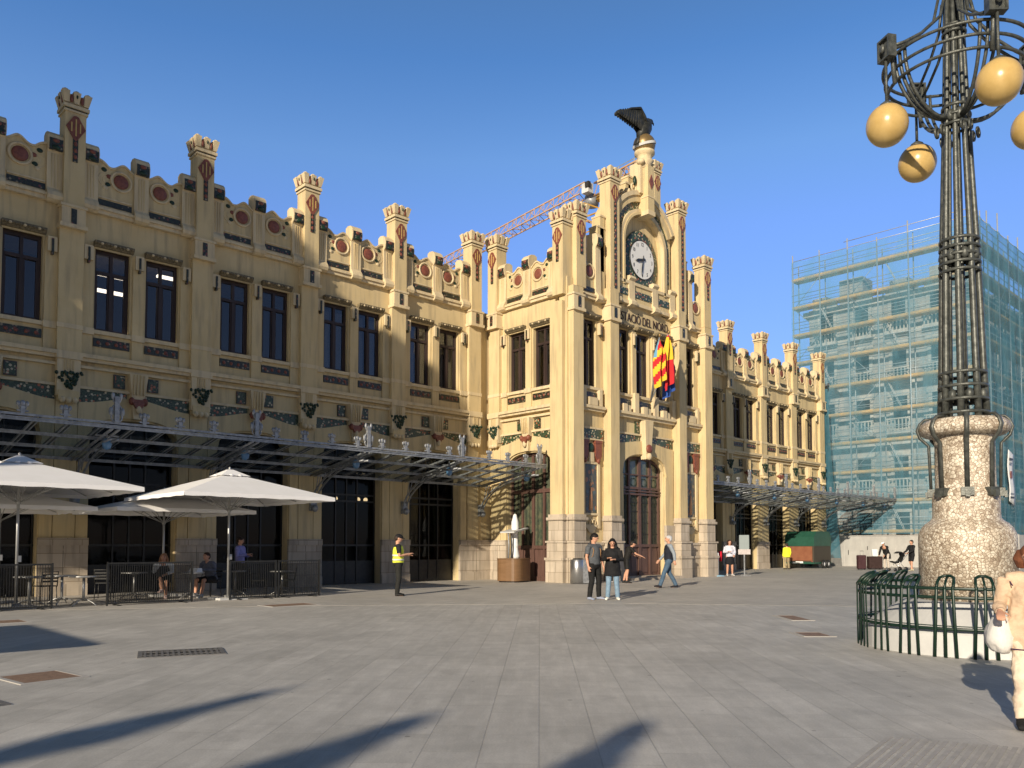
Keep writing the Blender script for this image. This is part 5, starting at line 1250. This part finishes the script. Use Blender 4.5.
umbrella('shaded parasol seen between the two sunny cream ones',9.3,24.75,1.95,2.52,3.05)
umbrella('shaded parasol in the back row behind the leftmost one',5.1,24.9,1.85,2.5,3.0)
umbrella('parasol on the square outside the left edge casting its square shadow',-5.8,12.2,2.1,2.85,3.5)
def cafe_table():
    t=empty('cafe_table',(0,0,0),0,'x','table','steel pedestal tables of the cafe')
    g=MB(); g.lathe([(.345,.715),(.35,.73),(.345,.745)],(0,0,0),ALU,28); g.build('tabletop',t)
    g=MB(); g.tube([(0,0,.14),(0,0,.72)],.033,ALU,12); g.box(-.12,.12,-.03,.03,.695,.715,ALU); g.build('column',t)
    for k in range(4):
        a=k*pi/2+.6; g=MB(); g.tube([(.02*cos(a),.02*sin(a),.17),(.15*cos(a),.15*sin(a),.15),(.29*cos(a),.29*sin(a),.08),(.37*cos(a),.37*sin(a),.02)],[(.026,.018),(.026,.016),(.024,.013),(.02,.01)],ALU,8,side=(-sin(a),cos(a),0)); g.build('foot',t)
    return t
T0=cafe_table()
TL=[((6.35,22.0),'steel pedestal cafe table in the gap between the left barriers'),((6.1,22.9),'shaded steel cafe table behind the one in the barrier gap'),((5.3,22.6),'cafe table behind the leftmost barrier'),((9.35,22.8),'cafe table between the seated woman and man, with papers on it'),
    ((10.9,23.4),'shaded cafe table just right of the sunny parasol pole'),((11.85,22.3),'cafe table behind the right hand barrier, nearest to the guard'),((8.2,23.9),'shaded cafe table left of the seated woman')]
for i,(p,l) in enumerate(TL):
    t=T0 if i==0 else tree_copy(T0,(*p,0),i*.4); t.location=(*p,0); t['label']=l
ppr=empty('newspaper',(9.35,22.8,.747),.4,'white sheets of paper spread on the table between the two guests','paper')
g=MB(); g.box(-.22,.02,-.15,.15,0,.006,WHITE); g.tbox((.02,.26,-.15,.15,0),(.10,.25,-.14,.14,.11),WHITE); g.build('sheets',ppr)
def cafe_chair():
    c=empty('cafe_chair',(0,0,0),0,'x','chair','black cafe chairs')
    g=MB(); g.box(-.21,.21,-.2,.22,.44,.465,BLACK); g.build('seat',c)
    g=MB(); g.tube([(-.2,-.2,.44),(-.2,-.26,.82),(.2,-.26,.82),(.2,-.2,.44)],.014,BLACK,6); 
    for z in (.58,.66,.74): g.box(-.19,.19,-.25,-.235,z-.025,z+.02,BLACK)
    g.build('backrest',c)
    for x in (-.19,.19):
        for y in (-.18,.2): g=MB(); g.tube([(x,y,.44),(x*1.08,y*1.12,0)],.012,BLACK,6); g.build('leg',c)
    for x in (-.23,.23): g=MB(); g.tube([(x,-.23,.66),(x,.1,.66),(x,.16,.45)],.011,BLACK,6); g.build('armrest',c)
    return c
C0=cafe_chair()
CLs=[((8.95,23.8),240,'black cafe chair under the fair haired woman'),((10.17,23.4),205,'black cafe chair under the man in dark shorts'),((12.3,22.8),150,'black cafe chair at the table nearest to the guard'),((11.4,22.9),-20,'black cafe chair left of the table nearest to the guard'),((5.9,23.6),100,'black cafe chair in the shade behind the barrier gap'),((4.6,23.0),40,'black cafe chair behind the leftmost barrier'),((7.6,24.5),60,'black cafe chair left of the shaded back table')]
for i,(p,a,l) in enumerate(CLs):
    c=C0 if i==0 else tree_copy(C0,(*p,0),rad(a-90)); c.location=(*p,0); c.rotation_euler=(0,0,rad(a-90)); c['label']=l
MESHB=netmat('black_mesh',(.012,.012,.012),.28)
def barrier(x0,x1,y,label):
    b=empty('cafe_barrier',(x0,y,0),0,label,'barrier','black metal barriers around the cafe'); L_=x1-x0
    g=MB(); 
    for z in (.06,1.05): g.box(0,L_,-.015,.015,z-.02,z+.02,BLACK)
    for x in (.02,L_-.02): g.box(x-.02,x+.02,-.02,.02,0,1.08,BLACK)
    g.build('frame',b)
    g=MB(); n=int(L_/.055)
    for i in range(1,n): g.tube([(L_*i/n,0,.06),(L_*i/n,0,1.05)],.008,BLACK,4)
    g.build('bars',b)
    g=MB(); g.box(.04,L_-.04,.012,.018,.1,.98,MESHB); g.build('mesh_infill',b)
    for x in (.25,L_-.25): g=MB(); g.box(x-.03,x+.03,-.22,.22,0,.03,BLACK); g.build('foot',b)
barrier(3.3,5.55,21.55,'black barred cafe barrier at the left edge'); barrier(6.75,8.9,21.6,'black barred cafe barrier in front of the seated woman'); barrier(9.9,11.3,21.6,'black cafe barrier beside the sunny parasol pole'); barrier(11.34,12.7,21.6,'black cafe barrier at the guard end of the row')

# ---------------------------------------------------------------- counter with white column near the side door
kc=empty('service_counter',(23.25,24.3,0),rad(20),'rounded brown counter with a white bottle shaped column beside the side door','counter')
CB=mat('brown_laminate',(.17,.095,.045),.35,c2=(.21,.12,.06),scale=2,stretch=(1,1,5))
g=MB(); n=28; pts=[]
for i in range(n): a=2*pi*i/n; e=.55; pts.append((.72*math.copysign(abs(cos(a))**e,cos(a)),.55*math.copysign(abs(sin(a))**e,sin(a))))
g.prismz(pts,.06,.93,CB); g.build('body',kc)
g=MB(); g.prismz([(x*.9,y*.9) for x,y in pts],0,.06,BLACK); g.build('plinth',kc)
g=MB(); g.prismz([(x*1.03,y*1.03) for x,y in pts],.93,.97,CB); g.build('worktop',kc)
g=MB(); g.lathe([(.19,.97),(.20,1.05),(.14,1.3),(.13,1.45),(.15,1.5),(.13,1.6),(.12,2.1),(.16,2.2),(.15,2.45),(.10,2.62),(.07,2.75),(0,2.8)],(.1,0,0),WHITE,20); g.build('column',kc)
g=MB(); g.tube([(-.62,.0,2.02),(.72,0,2.2)],[(.45,.04),(.45,.04)],CONC,4,side=(0,1,0),smooth=False); g.build('tray',kc)
for x in (-.5,-.25): g=MB(); g.tube([(x,.0,.95),(x+.05,0,1.5),(x-.03,0,2.02)],.03,IRON,8); g.build('support',kc)
# litter bin
lb=empty('litter_bin',(24.05,21.4,0),rad(-25),'brushed steel litter bin with dark side panel at the foot of the corner pier','bin')
g=MB(); g.lathe([(.30,.02),(.30,.93),(.28,.95),(.20,.95)],(-.1,0,0),STEEL,32); g.build('drum',lb)
g=MB(); g.box(-.1,.55,-.28,.28,.03,.92,IRON); g.build('side_unit',lb); g=MB(); g.lathe([(.20,.951),(.19,.99),(.0,1.0)],(-.1,0,0),BLACK,24); g.build('lid',lb)
# information stand and bollard
isd=empty('sign_stand',(36.0,21.3,0),rad(-44),'slim grey sign panel on a pole right of the woman in white','sign')
g=MB(); g.box(-.24,.24,-.02,.02,1.25,2.0,mat('grey_panel',(.28,.32,.32),.4)); g.box(-.3,.3,-.03,-.02,1.05,1.3,cmat((.45,.40,.38))); g.build('panel',isd); g=MB(); g.box(-.03,.03,-.015,.015,0,1.25,IRON); g.build('post',isd); g=MB(); g.box(-.25,.25,-.2,.2,0,.03,IRON); g.build('base',isd)
bo=empty('bollard',(34.55,21.9,0),0,'white post on a pale blue round foot at the right end of the central block','bollard')
g=MB(); g.tube([(0,0,.03),(0,0,1.1)],.075,WHITE,14); g.ell((0,0,1.1),(.075,.075,.05),WHITE,12,6); g.build('post',bo); g=MB(); g.lathe([(.36,0),(.36,.03),(.30,.06),(.08,.07)],(0,0,0),mat('pale_blue_plastic',(.25,.42,.55),.5),24); g.build('foot',bo)
# green trailer
tr=empty('box_trailer',(50.2,24.7,0),0,'closed trailer with green upper half and red brown side parked by the arches','trailer')
TG=mat('trailer_green',(.015,.07,.045),.45,c2=(.02,.09,.06),scale=3); TB=mat('trailer_brown',(.20,.07,.035),.55,c2=(.25,.10,.05),scale=3); TD=mat('trailer_dark',(.06,.05,.035),.6)
g=MB(); g.prism([(0,1.45),(0,2.05),(.35,2.4),(2.1,2.4),(2.4,2.05),(2.4,1.45)],0,2.0,TG); g.box(.02,2.38,.02,1.98,.38,1.45,TD); g.box(0,2.4,-.0,2.0,.3,.42,TG); g.build('body',tr)
g=MB(); g.box(-.02,.0,.12,1.85,.5,1.42,TB); g.build('side_hatch',tr)
for x in (1.15,1.75):
    w_=MB(); w_.ring((0,0,0),.19,.09,BLACK,20,8,axis='y'); w_.lathe([(0,0),(.1,0)],(0,0,0),WHITE,8); w_=w_.build('wheel',tr,(x,-.08,.28)); g=MB(); g.ell((0,0,0),(.15,.08,.15),WHITE,14,8); g.build('rim',w_)
g=MB(); g.tube([(0,1,.35),(-.9,1,.38)],.04,IRON,8); g.ell((-.9,1,.4),(.07,.07,.07),IRON,8,6); g.build('drawbar',tr)
g=MB(); 
for y in (.15,1.85): g.ell((-.02,y,.46),(.03,.07,.05),RED,8,6)
g.box(-.03,-.01,.75,1.25,.34,.46,WHITE); g.build('tail_light_bar',tr)
# suitcases
def suitcase(x,y,w_,h_,d_,m,label,rz):
    s_=empty('suitcase',(x,y,0),rz,label,'suitcase','suitcases by the hoarding')
    g=MB(); g.box(-w_/2,w_/2,-d_/2,d_/2,.06,h_,m); g.build('shell',s_,bevel=.05)
    g=MB()
    for q in (-1,1): g.tube([(q*w_*.2,-d_*.2,h_),(q*w_*.2,-d_*.2,h_+.25)],.01,IRON,6)
    g.tube([(-w_*.2,-d_*.2,h_+.25),(w_*.2,-d_*.2,h_+.25)],.015,BLACK,6); g.build('handle',s_)
    for q in (-1,1):
        g=MB(); g.ell((q*w_*.35,0,.04),(.03,.04,.04),BLACK,8,6); g.build('wheel',s_)
suitcase(50.85,21.15,.85,.82,.4,cmat((.035,.02,.018)),'large dark brown suitcase beside the traveller in a white cap',rad(-40)); suitcase(50.0,21.6,.5,.9,.32,cmat((.05,.022,.025)),'narrower upright suitcase at the left of the dark brown one',rad(-40))
shb=empty('shopping_bag',(50.6,21.05,.84),rad(-40),'white paper bag standing on the large dark suitcase','bag')
g=MB(); g.tbox((-.16,.16,-.1,.1,0),(-.18,.18,-.05,.05,.42),WHITE); g.build('paper_bag',shb)
# stroller
sr=empty('stroller',(48.9,19.0,0),rad(60),'black baby stroller with hood pushed towards the left near the hoarding','stroller')
g=MB(); g.tube([(0,.42,.55),(0,.2,.5),(0,-.1,.55),(0,-.28,.9)],[(.2,.05),(.2,.06),(.2,.07),(.18,.05)],BLACK,12,side=(1,0,0)); g.build('seat',sr); g=MB(); g.tube([(0,-.30,.85),(0,-.24,1.05),(0,-.05,1.12),(0,.12,1.04)],[(.23,.03),(.24,.03),(.24,.025),(.22,.02)],cmat((.02,.02,.022)),12,side=(1,0,0)); g.build('hood',sr)
g=MB()
for q in (-1,1): g.tube([(q*.24,.4,.12),(q*.24,-.1,.6),(q*.22,-.5,1.02)],.016,STEEL,6); g.tube([(q*.24,-.3,.12),(q*.24,.1,.55)],.016,STEEL,6)
g.tube([(-.22,-.5,1.02),(.22,-.5,1.02)],.02,BLACK,6); g.build('frame',sr)
for q in (-1,1):
    for y,r_ in ((.4,.10),(-.32,.13)): g=MB(); g.lathe([(0,-.02),(r_,-.02),(r_,.02),(0,.02)],(0,0,0),BLACK,16); o=g.build('wheel',sr,(q*.26,y,r_)); o.rotation_euler=(0,pi/2,0)
# small yellow site machine beyond the pedestal
ex=empty('mini_excavator',(44.8,8.3,0),rad(200),'yellow compact excavator partly hidden right of the lamp pedestal','excavator')
EY=mat('machine_yellow',(.60,.36,.03),.45); 
g=MB(); g.box(-.7,.7,-.8,.7,.75,1.35,EY); g.build('house',ex,bevel=.05); g=MB(); g.box(-.4,.4,-.4,.5,1.35,2.35,DARK); g.box(-.5,.5,-.5,.6,2.35,2.5,EY); g.build('cab',ex,bevel=.03)
for q in (-1,1): g=MB(); g.prismx([(-.9,.1),(-.75,0),(.75,0),(.9,.1),(.9,.45),(.75,.6),(-.75,.6),(-.9,.45)],q*.75-.18,q*.75+.18,BLACK); g.build('track',ex)
g=MB(); g.tube([(0,.6,1.1),(0,1.7,2.3),(0,2.5,1.7)],[(.12,.16),(.12,.18),(.09,.12)],EY,4,smooth=False); g.build('boom',ex); g=MB(); g.tube([(0,2.5,1.8),(0,2.7,.6)],[(.1,.12),(.08,.1)],EY,4,smooth=False); g.ell((0,2.6,.4),(.3,.28,.25),IRON,10,6); g.build('bucket_arm',ex)
# ---------------------------------------------------------------- covers and drains
RUST=mat('rusty_cover',(.20,.13,.09),.7,c2=(.29,.19,.13),scale=14,bump=.4,bscale=70); GR=mat('cast_iron',(.13,.13,.13),.6,.2,c2=(.2,.19,.18),scale=20); EDGE=mat('pale_stone_edging',(.42,.40,.37),.7)
def cover(x,y,w_,d_,rz,m,label,cat='manhole cover',name='manhole_cover',slots=False):
    c=empty(name,(x,y,0),rz,label,cat)
    g=MB()
    for a in ((-w_/2-.06,w_/2+.06,-d_/2-.06,-d_/2),(-w_/2-.06,w_/2+.06,d_/2,d_/2+.06),(-w_/2-.06,-w_/2,-d_/2,d_/2),(w_/2,w_/2+.06,-d_/2,d_/2)): g.box(*a,.001,.011,GR if slots else EDGE)
    g.build('frame',c)
    g=MB(); g.box(-w_/2,w_/2,-d_/2,d_/2,.001,.008,BLACK if slots else m)
    if slots:
        n=int(w_/.07)
        for i in range(n): g.box(-w_/2+w_*(i+.25)/n,-w_/2+w_*(i+.7)/n,-d_/2,d_/2,.008,.013,m)
        for q in (-.25,.25): g.box(-w_/2,w_/2,d_*q-.015,d_*q+.015,.008,.014,m)
    g.build('grating' if slots else 'plate',c)
CR=radians(-44.5)
cover(2.6,10.5,.60,.70,rad(8),RUST,'reddish brown rectangular cover at the left of the paving'); cover(4.6,11.5,1.0,.62,rad(-20),GR,'black slotted drain grate in the foreground left','drain','drain_grate',True)
cover(1.55,9.25,.6,.7,rad(8),GR,'dark slotted grate cut by the left edge','drain','drain_grate',True); cover(3.75,18.5,1.0,.7,0,RUST,'brown cover at the left edge near the barrier')
cover(10.2,18.8,1.2,.7,0,RUST,'brown cover on the paving in front of the right hand barrier'); cover(15.9,8.3,.35,1.1,rad(-44),RUST,'long thin brown cover left of the guard railing, the farther one'); cover(13.2,6.55,.42,.6,rad(-44),RUST,'small brown cover nearest to the guard railing')
# ---------------------------------------------------------------- lamps standing out of view whose shadows cross the foreground
def plain_lamp(tip,h,label,hr,pr=.2):
    L_=h/math.tan(SUN_EL); x=tip[0]-L_*cos(SUN_AZ); y=tip[1]-L_*sin(SUN_AZ)
    l=empty('street_lamp',(x,y,0),0,label,'street lamp','lamps behind the viewer'); g=MB(); g.tube([(0,0,0),(0,0,h*.5),(0,0,h-.5)],[pr,pr*.95,pr*.9],LAMPI,12); g.build('pole',l)
    for k in range(5):
        a=k*1.257; g=MB(); g.ell((hr*cos(a),hr*sin(a),h-.8),(.6*hr+.03,.6*hr+.03,.6*hr+.05),YG,16,10); g.build('globe',l)
    g=MB(); g.ring((0,0,h-.5),hr,.04,LAMPI,24,6); g.ell((0,0,h-.3),(hr*.8,hr*.8,.3),LAMPI,14,8); g.build('ring',l)
plain_lamp((4.3,7.95),9.0,'tall lamp behind the viewer whose shadow reaches farthest across the paving',.20,.27)
plain_lamp((4.6,5.85),7.5,'lamp behind the viewer casting the middle shadow on the paving',.24)
plain_lamp((5.75,4.35),6.0,'lamp behind the viewer casting the rightmost foreground shadow',.20,.15)
